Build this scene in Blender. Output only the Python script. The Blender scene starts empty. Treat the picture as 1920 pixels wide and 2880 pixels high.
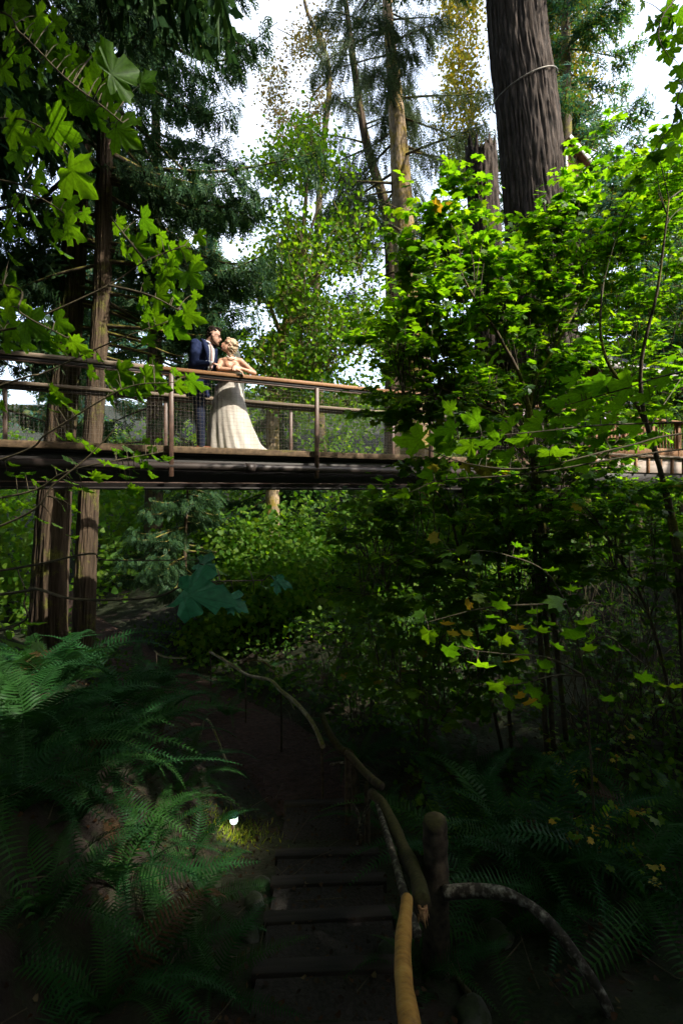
import bpy, bmesh, math, random
import numpy as np
from mathutils import Vector, Matrix

rng = np.random.default_rng(7)
random.seed(7)
scene = bpy.context.scene
col = scene.collection

# ------------------------------------------------------------------ camera
F, HZ, CX = 1440.0, 1385.0, 960.0          # focal length and horizon in photo pixels
cam_d = bpy.data.cameras.new('camera'); cam = bpy.data.objects.new('camera', cam_d); col.objects.link(cam)
cam_d.sensor_fit = 'VERTICAL'; cam_d.sensor_height = 36.0; cam_d.sensor_width = 24.0; cam_d.lens = 18.0
cam_d.shift_y = -55.0 / 2880.0
cam_d.clip_start = 0.05; cam_d.clip_end = 600
cam.location = (0, 0, 0); cam.rotation_euler = (math.radians(90), 0, 0)
scene.camera = cam

# ------------------------------------------------------------------ light
SUN = Vector((0.66, -0.36, 0.66)).normalized()      # towards the sun
w = bpy.data.worlds.new('World'); scene.world = w; w.use_nodes = True
wn = w.node_tree.nodes; wl = w.node_tree.links
bg = wn['Background']
sky = wn.new('ShaderNodeTexSky'); sky.sky_type = 'NISHITA'; sky.sun_disc = False
sky.sun_elevation = math.asin(SUN.z); sky.sun_rotation = math.atan2(SUN.x, SUN.y)
sky.air_density = 1.0; sky.dust_density = 3.0; sky.ozone_density = 1.0
wc = wn.new('ShaderNodeTexCoord'); wno = wn.new('ShaderNodeTexNoise'); wno.inputs['Scale'].default_value = 2.2; wno.inputs['Detail'].default_value = 5.0
wl.new(wc.outputs['Generated'], wno.inputs['Vector'])
wmr = wn.new('ShaderNodeMapRange'); wmr.inputs[1].default_value = .3; wmr.inputs[2].default_value = .7; wmr.inputs[3].default_value = .30; wmr.inputs[4].default_value = .80; wl.new(wno.outputs[0], wmr.inputs[0])
wmx = wn.new('ShaderNodeMixRGB'); wmx.inputs[2].default_value = (2.9, 3.12, 3.45, 1)        # thin high cloud over the whole sky
wl.new(wmr.outputs[0], wmx.inputs[0]); wl.new(sky.outputs[0], wmx.inputs[1])
wl.new(wmx.outputs[0], bg.inputs[0]); bg.inputs[1].default_value = 0.15
sl = bpy.data.lights.new('sun', 'SUN'); sl.energy = 2.3; sl.angle = math.radians(0.6); sl.color = (1.0, 0.92, 0.78)
so = bpy.data.objects.new('sun', sl); col.objects.link(so)
so.rotation_euler = (-SUN).to_track_quat('-Z', 'Y').to_euler(); so.location = SUN * 60
scene.view_settings.view_transform = 'Standard'; scene.view_settings.look = 'None'
scene.view_settings.gamma = 1.0; scene.view_settings.exposure = 2.1
scene.view_settings.use_curve_mapping = False
cy = scene.cycles
cy.max_bounces = 7; cy.diffuse_bounces = 4; cy.glossy_bounces = 2; cy.transmission_bounces = 4; cy.transparent_max_bounces = 6
cy.use_denoising = True; cy.use_adaptive_sampling = True; cy.adaptive_threshold = 0.03
cy.caustics_reflective = False; cy.caustics_refractive = False

# ------------------------------------------------------------------ helpers
def at(px, py, Y):
    return np.array([(px - CX) / F * Y, Y, (HZ - py) / F * Y])

def lerp(a, b, t): return a + (b - a) * t
def sst(a, b, x):
    t = np.clip((x - a) / (b - a), 0, 1); return t * t * (3 - 2 * t)

def vnoise(P, seed=0):
    """value noise, P (n,3) -> (n,) in 0..1"""
    P = np.asarray(P, float); I = np.floor(P).astype(np.int64); f = P - I; f = f * f * (3 - 2 * f)
    def h(ix, iy, iz):
        n = (ix * 374761393 + iy * 668265263 + iz * 2147483647 + seed * 974634777) & 0x7fffffff
        n = ((n ^ (n >> 13)) * 1274126177) & 0x7fffffff
        n = (n ^ (n >> 16))
        return (n & 0xffff) / 65535.0
    r = 0
    for dx in (0, 1):
        for dy in (0, 1):
            for dz in (0, 1):
                wt = (f[:, 0] if dx else 1 - f[:, 0]) * (f[:, 1] if dy else 1 - f[:, 1]) * (f[:, 2] if dz else 1 - f[:, 2])
                r = r + wt * h(I[:, 0] + dx, I[:, 1] + dy, I[:, 2] + dz)
    return r
def fbm(P, seed=0, o=3):
    r, a, s = 0, 0.5, 1.0
    for k in range(o):
        r = r + a * vnoise(np.asarray(P) * s, seed + k); a *= 0.5; s *= 2.03
    return r / (1 - 0.5 ** o)

def mesh_from(name, V, F, smooth=False, uv=None):
    """V (n,3); F list of int arrays, (m,3) and/or (m,4)"""
    me = bpy.data.meshes.new(name)
    V = np.ascontiguousarray(V, np.float32)
    Fs = [np.asarray(f, np.int32) for f in F if len(f)]
    if not Fs: return me
    loops = np.concatenate([f.ravel() for f in Fs])
    tot = np.concatenate([np.full(len(f), f.shape[1], np.int32) for f in Fs])
    start = np.concatenate([[0], np.cumsum(tot)[:-1]]).astype(np.int32)
    me.vertices.add(len(V)); me.vertices.foreach_set('co', V.ravel())
    me.loops.add(len(loops)); me.loops.foreach_set('vertex_index', loops)
    me.polygons.add(len(tot)); me.polygons.foreach_set('loop_start', start); me.polygons.foreach_set('loop_total', tot)
    if smooth: me.polygons.foreach_set('use_smooth', np.ones(len(tot), bool))
    if uv is not None:
        l = me.uv_layers.new(name='UVMap'); l.data.foreach_set('uv', np.ascontiguousarray(np.asarray(uv, np.float32)[loops]).ravel())
    me.update(calc_edges=True)
    return me

class MB:
    """collects shapes of ONE part"""
    def __init__(s): s.V = []; s.T = []; s.Q = []; s.n = 0
    def add(s, V, T=None, Q=None):
        V = np.asarray(V, float)
        s.V.append(V)
        if T is not None and len(T): s.T.append(np.asarray(T) + s.n)
        if Q is not None and len(Q): s.Q.append(np.asarray(Q) + s.n)
        s.n += len(V)
    def box(s, c, size, R=None):
        h = np.array(size) / 2
        V = np.array([[x, y, z] for x in (-1, 1) for y in (-1, 1) for z in (-1, 1)]) * h
        if R is not None: V = V @ np.asarray(R).T
        s.add(V + np.array(c), Q=[[0, 1, 3, 2], [4, 6, 7, 5], [0, 4, 5, 1], [2, 3, 7, 6], [0, 2, 6, 4], [1, 5, 7, 3]])
    def bbox(s, c, size, b=0.006):
        """bevelled box, axis aligned"""
        bm = bmesh.new(); bmesh.ops.create_cube(bm, size=1)
        for v in bm.verts: v.co = Vector((v.co.x * size[0], v.co.y * size[1], v.co.z * size[2]))
        bmesh.ops.bevel(bm, geom=bm.edges[:], offset=b, segments=1, affect='EDGES')
        bmesh.ops.triangulate(bm, faces=bm.faces[:])
        s.add(np.array([v.co[:] for v in bm.verts]) + np.array(c), T=[[v.index for v in f.verts] for f in bm.faces]); bm.free()
    def tube(s, P, R, n=8, cap=True, jit=0.0):
        P = np.asarray(P, float); m = len(P); R = np.broadcast_to(np.asarray(R, float), (m,))
        D = np.gradient(P, axis=0); D /= np.linalg.norm(D, axis=1)[:, None] + 1e-9
        ref = np.array([0.13, 0.21, 0.97]) if abs(D[0][2]) < 0.9 else np.array([0.97, 0.2, 0.1])
        a = np.arange(n) / n * 2 * np.pi; rings = []
        for i in range(m):
            X = np.cross(D[i], ref); X /= np.linalg.norm(X) + 1e-9; Y = np.cross(X, D[i]); ref = Y if abs(np.dot(ref, D[i])) > 0.98 else ref
            r = R[i] * (1 + jit * (rng.random(n) - 0.5))
            rings.append(P[i] + (np.cos(a) * r)[:, None] * X + (np.sin(a) * r)[:, None] * Y)
        V = np.concatenate(rings); Q = []
        i = np.arange(m - 1)[:, None] * n; k = np.arange(n)[None, :]; k2 = (k + 1) % n
        Q = np.stack([i + k, i + k2, i + n + k2, i + n + k], -1).reshape(-1, 4)
        T = []
        if cap:
            V = np.concatenate([V, [P[0], P[-1]]]); c0 = m * n; kk = np.arange(n)
            T = np.concatenate([np.stack([np.full(n, c0), (kk + 1) % n, kk], -1), np.stack([np.full(n, c0 + 1), (m - 1) * n + kk, (m - 1) * n + (kk + 1) % n], -1)])
        s.add(V, T, Q)
    def mesh(s, name, smooth=False):
        if not s.V: return bpy.data.meshes.new(name)
        return mesh_from(name, np.concatenate(s.V), [np.concatenate(x) for x in (s.T, s.Q) if x], smooth)

def link(name, me, mat=None, parent=None, kind=None, label=None, cat=None, group=None):
    o = bpy.data.objects.new(name, me); col.objects.link(o)
    if mat is not None and me is not None and len(me.materials) == 0: me.materials.append(mat)
    if parent is not None: o.parent = parent
    if kind: o['kind'] = kind
    if label: o['label'] = label
    if cat: o['category'] = cat
    if group: o['group'] = group
    return o
def thing(name, label, cat, loc=(0, 0, 0), rz=0, group=None):
    o = link(name, None, label=label, cat=cat, group=group); o.location = [float(c) for c in loc]; o.rotation_euler = (0, 0, rz); o.empty_display_size = 0.2
    return o

def spline(P, n):
    """Catmull-Rom through P (k,d) -> (n,d)"""
    P = np.asarray(P, float)
    if len(P) == 2: return lerp(P[0], P[1], np.linspace(0, 1, n)[:, None])
    E = np.concatenate([[2 * P[0] - P[1]], P, [2 * P[-1] - P[-2]]]); t = np.linspace(0, len(P) - 1 - 1e-6, n); i = t.astype(int); f = (t - i)[:, None]
    a, b, c, d = E[i], E[i + 1], E[i + 2], E[i + 3]
    return 0.5 * (2 * b + (c - a) * f + (2 * a - 5 * b + 4 * c - d) * f ** 2 + (3 * b - a - 3 * c + d) * f ** 3)

def frames(tip, nrm):
    """columns: x = side, y = tip, z = normal; inputs (n,3)"""
    y = tip / (np.linalg.norm(tip, axis=1)[:, None] + 1e-9)
    x = np.cross(y, nrm); x /= np.linalg.norm(x, axis=1)[:, None] + 1e-9
    z = np.cross(x, y)
    return np.stack([x, y, z], -1)
def scatter(tv, tf, R, T, S):
    """one template many times -> V, F"""
    n = len(T); V = np.einsum('nij,vj->nvi', R, tv) * np.asarray(S).reshape(-1, 1, 1) + T[:, None, :]
    Fc = tf[None] + (np.arange(n) * len(tv))[:, None, None]
    return V.reshape(-1, 3), Fc.reshape(-1, tf.shape[1])
def unit(v): return v / (np.linalg.norm(v, axis=-1, keepdims=True) + 1e-9)
def rnd(n): return unit(rng.normal(size=(n, 3)))

# ------------------------------------------------------------------ materials
def mat(name):
    m = bpy.data.materials.new(name); m.use_nodes = True
    nt = m.node_tree; nt.nodes.clear(); out = nt.nodes.new('ShaderNodeOutputMaterial')
    def N(t, **kw):
        n = nt.nodes.new('ShaderNode' + t)
        for k, v in kw.items():
            if k.startswith('i_'): n.inputs[k[2:].replace('_', ' ')].default_value = v
            elif k.startswith('n_'): n.inputs[int(k[2:])].default_value = v
            else: setattr(n, k, v)
        return n
    def L(a, b): nt.links.new(a, b)
    return m, nt, N, L, out
def ramp(N, stops):
    r = N('ValToRGB'); e = r.color_ramp.elements
    while len(e) < len(stops): e.new(0.5)
    for i, (p, c) in enumerate(stops): e[i].position = p; e[i].color = (*c, 1)
    return r

def leaf_mat(name, cols, trans=0.5, tcol=None, island=True, gloss=0.006, veins=False, rough=0.5):
    m, nt, N, L, out = mat(name)
    if island: g = N('NewGeometry'); r = g.outputs['Random Per Island']
    else: g = N('ObjectInfo'); r = g.outputs['Random']
    n = len(cols); rp = ramp(N, [(i / max(1, n - 1), c) for i, c in enumerate(cols)]); L(r, rp.inputs[0])
    geo = N('TexCoord'); no = N('TexNoise', i_Scale=9.0, i_Detail=2.0); L(geo.outputs['Object'], no.inputs['Vector'])
    mx = N('MixRGB', blend_type='MULTIPLY'); mx.inputs[0].default_value = 0.7
    rr = ramp(N, [(0.3, (0.62, 0.62, 0.62)), (0.7, (1.25, 1.25, 1.25))]); L(no.outputs[0], rr.inputs[0])
    L(rp.outputs[0], mx.inputs[1]); L(rr.outputs[0], mx.inputs[2]); c = mx.outputs[0]
    if veins:
        uv = N('UVMap'); sp = N('SeparateXYZ'); L(uv.outputs[0], sp.inputs[0])
        ab = N('Math', operation='ABSOLUTE'); L(sp.outputs[0], ab.inputs[0]); prev = None
        for (dx, dy) in ((0, 1), (0.93, 0.36), (0.94, -0.33), (0.42, 0.91)):
            a1 = N('Math', operation='MULTIPLY', n_1=dy); L(ab.outputs[0], a1.inputs[0])
            a2 = N('Math', operation='MULTIPLY', n_1=dx); L(sp.outputs[1], a2.inputs[0])
            d = N('Math', operation='SUBTRACT'); L(a1.outputs[0], d.inputs[0]); L(a2.outputs[0], d.inputs[1])
            e = N('Math', operation='ABSOLUTE'); L(d.outputs[0], e.inputs[0])
            if prev is None: prev = e
            else:
                mm = N('Math', operation='MINIMUM'); L(prev.outputs[0], mm.inputs[0]); L(e.outputs[0], mm.inputs[1]); prev = mm
        vr = ramp(N, [(0.0, (0.55, 0.6, 0.5)), (0.03, (1, 1, 1))]); L(prev.outputs[0], vr.inputs[0])
        m2 = N('MixRGB', blend_type='MULTIPLY'); m2.inputs[0].default_value = 0.8; L(c, m2.inputs[1]); L(vr.outputs[0], m2.inputs[2]); c = m2.outputs[0]
    df = N('BsdfDiffuse'); L(c, df.inputs[0])
    tr = N('BsdfTranslucent'); tm = N('MixRGB', blend_type='MULTIPLY'); tm.inputs[0].default_value = 1.0
    tm.inputs[2].default_value = (*(tcol or (3.1, 2.95, 0.5)), 1); L(c, tm.inputs[1]); L(tm.outputs[0], tr.inputs[0])
    mix = N('MixShader', n_0=trans); L(df.outputs[0], mix.inputs[1]); L(tr.outputs[0], mix.inputs[2])
    gl = N('BsdfGlossy', i_Roughness=rough); gl.inputs[0].default_value = (0.9, 0.95, 1.0, 1)
    lw = N('LayerWeight', i_Blend=0.25); fm = N('Math', operation='MULTIPLY_ADD', n_1=gloss * 3, n_2=gloss); L(lw.outputs['Fresnel'], fm.inputs[0])
    ms = N('MixShader'); L(fm.outputs[0], ms.inputs[0]); L(mix.outputs[0], ms.inputs[1]); L(gl.outputs[0], ms.inputs[2])
    L(ms.outputs[0], out.inputs[0]); return m

def solid(name, c1, c2, scale=8.0, rough=0.8, stretch=(1, 1, 1), bump=0.3, detail=5.0, moss=None, moss_amt=0.5, metallic=0.0, bumpd=0.02, spec=0.3, mid=None, coords='Object'):
    """two-tone noise material with bump; moss = third colour in patches favouring upward faces"""
    m, nt, N, L, out = mat(name)
    tc = N('TexCoord'); mp = N('Mapping'); mp.inputs['Scale'].default_value = stretch; L(tc.outputs[coords], mp.inputs[0])
    no = N('TexNoise', i_Scale=scale, i_Detail=detail, i_Roughness=0.62); L(mp.outputs[0], no.inputs['Vector'])
    st = [(0.32, c1), (0.68, c2)] if mid is None else [(0.3, c1), (0.5, mid), (0.7, c2)]
    rp = ramp(N, st); L(no.outputs[0], rp.inputs[0]); c = rp.outputs[0]
    if moss is not None:
        n2 = N('TexNoise', i_Scale=2.3, i_Detail=6.0, i_Roughness=0.7); L(tc.outputs[coords], n2.inputs['Vector'])
        ge = N('NewGeometry'); sp = N('SeparateXYZ'); L(ge.outputs['Normal'], sp.inputs[0])
        ma = N('Math', operation='MULTIPLY_ADD', n_1=0.22, n_2=moss_amt - 0.5); L(sp.outputs[2], ma.inputs[0])
        ad = N('Math', operation='ADD'); L(n2.outputs[0], ad.inputs[0]); L(ma.outputs[0], ad.inputs[1])
        r2 = ramp(N, [(0.46, (0, 0, 0)), (0.56, (1, 1, 1))]); L(ad.outputs[0], r2.inputs[0])
        mx = N('MixRGB'); L(r2.outputs[0], mx.inputs[0]); L(c, mx.inputs[1])
        n3 = N('TexNoise', i_Scale=40.0, i_Detail=3.0); L(tc.outputs[coords], n3.inputs['Vector'])
        r3 = ramp(N, [(0.3, tuple(x * 0.55 for x in moss)), (0.7, tuple(x * 1.4 for x in moss))]); L(n3.outputs[0], r3.inputs[0]); L(r3.outputs[0], mx.inputs[2]); c = mx.outputs[0]
    p = N('BsdfPrincipled', i_Roughness=rough, i_Metallic=metallic); p.inputs['Specular IOR Level'].default_value = spec
    L(c, p.inputs['Base Color'])
    b = N('Bump', i_Strength=bump, i_Distance=bumpd); L(no.outputs[0], b.inputs['Height']); L(b.outputs[0], p.inputs['Normal'])
    L(p.outputs[0], out.inputs[0]); return m

M = {}
M['cedar_bark'] = solid('cedar_bark', (0.016, 0.011, 0.007), (0.095, 0.066, 0.042), 11, 0.95, (1, 1, 0.07), 1.0, moss=(0.10, 0.10, 0.02), moss_amt=0.42, bumpd=0.05)
M['fir_bark'] = solid('fir_bark', (0.010, 0.008, 0.007), (0.070, 0.052, 0.042), 12, 0.95, (1, 1, 0.25), 0.8, bumpd=0.03)
M['mossy_bark'] = solid('mossy_bark', (0.09, 0.066, 0.045), (0.36, 0.27, 0.17), 14, 0.9, (1, 1, 0.4), 0.9, moss=(0.20, 0.145, 0.028), moss_amt=0.50, bumpd=0.03)
M['limb'] = solid('limb_bark', (0.03, 0.022, 0.016), (0.10, 0.075, 0.05), 20, 0.9, moss=(0.13, 0.12, 0.02), moss_amt=0.46)
M['twig'] = solid('twig_bark', (0.025, 0.022, 0.012), (0.085, 0.07, 0.038), 25, 0.8)
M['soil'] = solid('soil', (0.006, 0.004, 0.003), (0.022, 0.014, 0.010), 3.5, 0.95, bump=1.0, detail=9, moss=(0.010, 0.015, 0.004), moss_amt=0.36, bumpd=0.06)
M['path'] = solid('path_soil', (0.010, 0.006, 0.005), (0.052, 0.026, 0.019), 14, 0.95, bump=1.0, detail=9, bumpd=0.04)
M['rail_wood'] = solid('rail_wood', (0.15, 0.075, 0.032), (0.30, 0.16, 0.075), 18, 0.6, (0.06, 1, 1), 0.3, bumpd=0.004)
M['grey_wood'] = solid('weathered_wood', (0.08, 0.06, 0.042), (0.21, 0.165, 0.12), 20, 0.8, (0.06, 1, 1), 0.4, bumpd=0.005)
M['deck_wood'] = solid('deck_wood', (0.05, 0.033, 0.02), (0.14, 0.095, 0.055), 14, 0.85, (1, 0.1, 1), 0.5, bumpd=0.006, moss=(0.09, 0.08, 0.02), moss_amt=0.36)
M['brown_steel'] = solid('brown_steel', (0.042, 0.023, 0.016), (0.095, 0.052, 0.034), 12, 0.5, bump=0.15, bumpd=0.003, spec=0.5)
M['dark_steel'] = solid('dark_steel', (0.005, 0.004, 0.004), (0.012, 0.009, 0.008), 6, 0.55, bump=0.15, bumpd=0.003, spec=0.4)
M['pipe'] = solid('pipe_paint', (0.018, 0.014, 0.013), (0.04, 0.030, 0.026), 10, 0.5, (0.3, 1, 1), 0.15, bumpd=0.002, spec=0.35)
M['wire'] = solid('galvanised_wire', (0.10, 0.09, 0.08), (0.20, 0.18, 0.15), 30, 0.5, metallic=0.4, bump=0.0)
M['bark_pole'] = solid('bark_pole', (0.010, 0.008, 0.006), (0.075, 0.058, 0.04), 16, 0.9, (1, 1, 1), 0.7, bumpd=0.01, moss=(0.045, 0.040, 0.012), moss_amt=0.40)
M['lichen_pole'] = solid('lichen_pole', (0.012, 0.010, 0.008), (0.24, 0.23, 0.19), 22, 0.9, (1, 1, 1), 0.6, bumpd=0.008, mid=(0.03, 0.025, 0.018))
M['peeled'] = solid('peeled_wood', (0.16, 0.075, 0.02), (0.52, 0.30, 0.085), 11, 0.6, (1, 1, 0.3), 0.9, bumpd=0.014, mid=(.42, .21, .05))
M['log_bark'] = solid('log_bark', (0.012, 0.010, 0.007), (0.055, 0.045, 0.03), 14, 0.95, bump=0.8, moss=(0.045, 0.042, 0.010), moss_amt=0.46)
M['pale_pole'] = solid('pale_pole', (0.16, 0.13, 0.08), (0.42, 0.37, 0.26), 14, 0.8, (1, 1, 1), 0.4, bumpd=0.006, moss=(0.13, 0.12, 0.03), moss_amt=0.36)
M['torn_wood'] = solid('torn_wood', (0.10, 0.02, 0.008), (0.55, 0.33, 0.16), 30, 0.8, bump=0.6)
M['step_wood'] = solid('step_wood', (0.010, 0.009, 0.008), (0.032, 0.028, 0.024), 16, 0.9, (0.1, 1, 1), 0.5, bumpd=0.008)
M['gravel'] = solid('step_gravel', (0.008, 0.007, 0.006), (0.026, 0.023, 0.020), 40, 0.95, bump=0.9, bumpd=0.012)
M['rock'] = solid('rock', (0.025, 0.026, 0.024), (0.11, 0.11, 0.10), 7, 0.9, bump=0.8, moss=(0.016, 0.024, 0.008), moss_amt=0.40)
M['wall_wood'] = solid('wall_wood', (0.10, 0.05, 0.025), (0.26, 0.14, 0.07), 9, 0.75, (1, 1, 0.1), 0.4, bumpd=0.006)
M['panel_wood'] = solid('panel_wood', (0.20, 0.14, 0.10), (0.46, 0.40, 0.35), 6, 0.7, (0.12, 1, 1), 0.3, bumpd=0.004, mid=(0.36, 0.30, 0.26))
M['white_trim'] = solid('white_trim', (0.55, 0.52, 0.48), (0.75, 0.72, 0.68), 10, 0.6)
M['roof_metal'] = solid('roof_metal', (0.05, 0.055, 0.06), (0.13, 0.14, 0.15), 5, 0.4, metallic=0.5)
M['glass'] = solid('window_glass', (0.02, 0.03, 0.03), (0.04, 0.05, 0.05), 2, 0.08, bump=0.02, spec=0.8)

G = [(0.034, 0.095, 0.008), (0.050, 0.130, 0.008), (0.080, 0.165, 0.010), (0.062, 0.148, 0.008), (0.108, 0.172, 0.010)]
YL = [(0.30, 0.24, 0.02), (0.42, 0.28, 0.02), (0.26, 0.25, 0.03)]
M['vine'] = leaf_mat('vine_maple_leaf', G, 0.66, gloss=.005)
M['vine_o'] = leaf_mat('vine_maple_leaf_single', G, 0.66, island=False, gloss=.005)
M['vine_y'] = leaf_mat('yellowing_leaf', YL, 0.45, tcol=(1.5, 1.3, 0.8), island=False)
M['big'] = leaf_mat('bigleaf_maple_leaf', [(0.036, 0.10, 0.010), (0.060, 0.13, 0.010), (0.048, 0.12, 0.010)], 0.5, island=False, veins=True, gloss=0.012)
M['big_sky_sheen'] = leaf_mat('bigleaf_maple_sky_sheen', [(0.014, 0.095, 0.045), (0.018, 0.11, 0.050)], 0.35, tcol=(1.6, 1.9, 0.9), island=False, veins=True, gloss=0.008)  # blue sheen of the sky is put into these leaves' base colour
M['big_y'] = leaf_mat('bigleaf_maple_yellow', [(0.14, 0.15, 0.02), (0.30, 0.22, 0.02)], 0.5, tcol=(1.6, 1.4, 0.8), island=False, veins=True)
M['cedar'] = leaf_mat('cedar_spray', [(0.016, 0.046, 0.024), (0.026, 0.066, 0.026), (0.045, 0.09, 0.022), (0.020, 0.058, 0.036)], 0.3, tcol=(1.5, 1.5, 0.8), gloss=0.006)
M['spruce'] = leaf_mat('spruce_needle', [(0.030, 0.055, 0.022), (0.050, 0.085, 0.030), (0.075, 0.11, 0.05), (0.055, 0.06, 0.025)], 0.25, tcol=(1.4, 1.4, 0.8), gloss=0.006)
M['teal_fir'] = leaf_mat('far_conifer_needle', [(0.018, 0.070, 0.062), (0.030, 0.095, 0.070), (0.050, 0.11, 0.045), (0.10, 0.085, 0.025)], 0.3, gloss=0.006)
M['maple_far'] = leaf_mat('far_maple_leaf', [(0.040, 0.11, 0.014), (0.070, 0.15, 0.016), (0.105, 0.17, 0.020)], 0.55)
M['gold'] = leaf_mat('golden_leaf', [(0.13, 0.14, 0.016), (0.20, 0.165, 0.016), (0.10, 0.13, 0.018), (0.25, 0.17, 0.016)], 0.5, tcol=(1.8, 1.6, 0.6))
M['brown_leaf'] = leaf_mat('browning_leaf', [(0.09, 0.065, 0.025), (0.13, 0.105, 0.025), (0.07, 0.085, 0.02)], 0.4, tcol=(1.4, 1.2, 0.8))
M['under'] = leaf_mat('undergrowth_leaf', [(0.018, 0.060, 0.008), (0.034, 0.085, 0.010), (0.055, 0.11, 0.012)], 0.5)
M['fern'] = leaf_mat('fern_frond', [(0.010, 0.052, 0.014), (0.024, 0.076, 0.014), (0.014, 0.060, 0.016), (0.018, 0.066, 0.020)], 0.4, island=False, gloss=0.006, tcol=(1.5, 1.6, 0.8))
M['fern_dead'] = leaf_mat('dead_frond', [(0.035, 0.020, 0.009), (0.06, 0.038, 0.014)], 0.3, island=False, tcol=(1.2, 1.1, 0.8))
M['litter'] = leaf_mat('leaf_litter', [(0.02, 0.011, 0.006), (0.05, 0.024, 0.011), (0.025, 0.014, 0.008), (0.05, 0.030, 0.014), (0.014, 0.009, 0.006), (0.02, 0.012, 0.008), (0.09, 0.07, 0.03)], 0.1, tcol=(1, 1, 1))
M['grass'] = leaf_mat('grass_blade', [(0.05, 0.10, 0.015), (0.12, 0.14, 0.02)], 0.4)

# ------------------------------------------------------------------ terrain
PY = np.array([-30, 0, 2.0, 3.5, 5.6, 6.7, 7.8, 9.8, 12.0, 14.5, 20, 60]); PX = np.array([1.5, .0, -.05, -.08, -.2, -.65, -1.5, -3.3, -5.2, -7.5, -12, -30])
def path_x(y): return np.interp(y, PY, PX)
def floor_z(y): return np.where(y < 5.6, -2.07 - .26 * np.clip(y, -.6, 5.6), -3.53 - .02 * np.clip(y - 5.6, 0, 8)) 
def ground_z(x, y, rough=True):
    x = np.asarray(x, float); y = np.asarray(y, float)
    d = x - path_x(y); z = floor_z(y)
    left = sst(.62, 2.6, -d) * np.interp(y, [-5, 1, 5, 7, 8.5, 11], [.5, .85, 1.35, 1.0, .25, .1])
    right = sst(.7, 4.5, d) * np.interp(y, [-5, 2, 6, 10, 14], [.6, .45, .55, .6, .7]) + sst(4, 14, d) * 2.2
    far = np.clip(y - 12.5, 0, 80); z = z + left + right + np.where(far < 6, far * far * .028, 1.008 + (far - 6) * .24)
    z = z + sst(5, 16, -d) * 1.2
    if rough:
        P = np.stack([x, y, 0 * x], -1).reshape(-1, 3); k = (.35 + .65 * sst(.4, 1.4, np.abs(d)))
        z = z + ((fbm(P * .7, 3).reshape(x.shape) - .5) * .45 + (fbm(P * 3.1, 5).reshape(x.shape) - .5) * .14) * k * sst(.45, .9, np.abs(d) + sst(5.6, 6.4, y))
    return z
def gz(x, y): return float(ground_z(np.array([x]), np.array([y]))[0])
def axis(lo, hi, d0, d1, c0, c1):
    a = [c0];
    while a[-1] < hi: a.append(a[-1] + (d0 if a[-1] < c1 else min(d1, d0 + (a[-1] - c1) * .12)))
    b = [c0]
    while b[-1] > lo: b.append(b[-1] - min(d1, d0 + (c0 - b[-1]) * .12))
    return np.array(b[:0:-1] + a)
gx = axis(-180, 180, .09, 12, -5, 5); gy = axis(-60, 220, .09, 12, 0, 13)
X, Yg = np.meshgrid(gx, gy); Z = ground_z(X, Yg)
nx, ny = len(gx), len(gy); idx = np.arange(nx * ny).reshape(ny, nx)
Q = np.stack([idx[:-1, :-1], idx[:-1, 1:], idx[1:, 1:], idx[1:, :-1]], -1).reshape(-1, 4)
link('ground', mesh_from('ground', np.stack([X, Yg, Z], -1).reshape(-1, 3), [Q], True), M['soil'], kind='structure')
# trodden path beyond the steps
py_ = np.linspace(5.55, 19, 110); hw = np.interp(py_, [5.5, 7, 9.5, 12, 19], [.5, .68, .75, .6, .5])
tt = np.linspace(-1, 1, 17); c = path_x(py_); dirx = np.gradient(c, py_)
PXg = c[:, None] + hw[:, None] * tt[None] * np.sqrt(1 + dirx ** 2)[:, None]; PYg = py_[:, None] + 0 * tt[None]
PZ = ground_z(PXg, PYg) + .035 * (1 - tt[None] ** 4) - .03 * tt[None] ** 8 + .01
i = np.arange(110 * 17).reshape(110, 17)
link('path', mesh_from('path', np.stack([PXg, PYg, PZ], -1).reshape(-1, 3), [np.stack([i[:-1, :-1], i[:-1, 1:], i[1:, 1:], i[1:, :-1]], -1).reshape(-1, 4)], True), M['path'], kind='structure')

# ------------------------------------------------------------------ steps
st = thing('garden_steps', 'dark timber-edged steps going down to the dirt path', 'steps', (0, 2, -3))
edges = [1.5, 2.0, 2.52, 3.03, 3.55, 4.04, 4.53, 5.57]
for k in range(len(edges) - 1):
    y0, y1 = edges[k], edges[k + 1]; zt = -2.05 - .26 * (y1); xm = path_x((y0 + y1) / 2); wd = .84 + .02 * math.sin(k * 3.1)
    z_top = -2.05 - .26 * ((y0 + y1) / 2) + .02; skew = .05
    b = MB(); n = 10; xs = np.linspace(-wd / 2, wd / 2, n); ys = np.linspace(y0, y1 - .1, 8)
    gxx, gyy = np.meshgrid(xs, ys); zz = z_top - .015 + .02 * (fbm(np.stack([gxx, gyy, gxx * 0], -1).reshape(-1, 3) * 6, 11).reshape(gxx.shape) - .5)
    ii = np.arange(n * 8).reshape(8, n); Vt = np.stack([gxx + xm, gyy + gxx * skew, zz], -1).reshape(-1, 3) - np.array([0, 2, -3])
    b.add(Vt, Q=np.stack([ii[:-1, :-1], ii[:-1, 1:], ii[1:, 1:], ii[1:, :-1]], -1).reshape(-1, 4))
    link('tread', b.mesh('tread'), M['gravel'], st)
    b = MB(); b.bbox((0, 0, 0), (wd + .06, .1, .17), .006); o = link('step_edge', b.mesh('step_edge'), M['step_wood'], st)
    o.location = (float(xm), y1 - .05 - 2, z_top - .072 + 3); o.rotation_euler = (0, rng.normal() * .012, skew + rng.normal() * .015)
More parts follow.
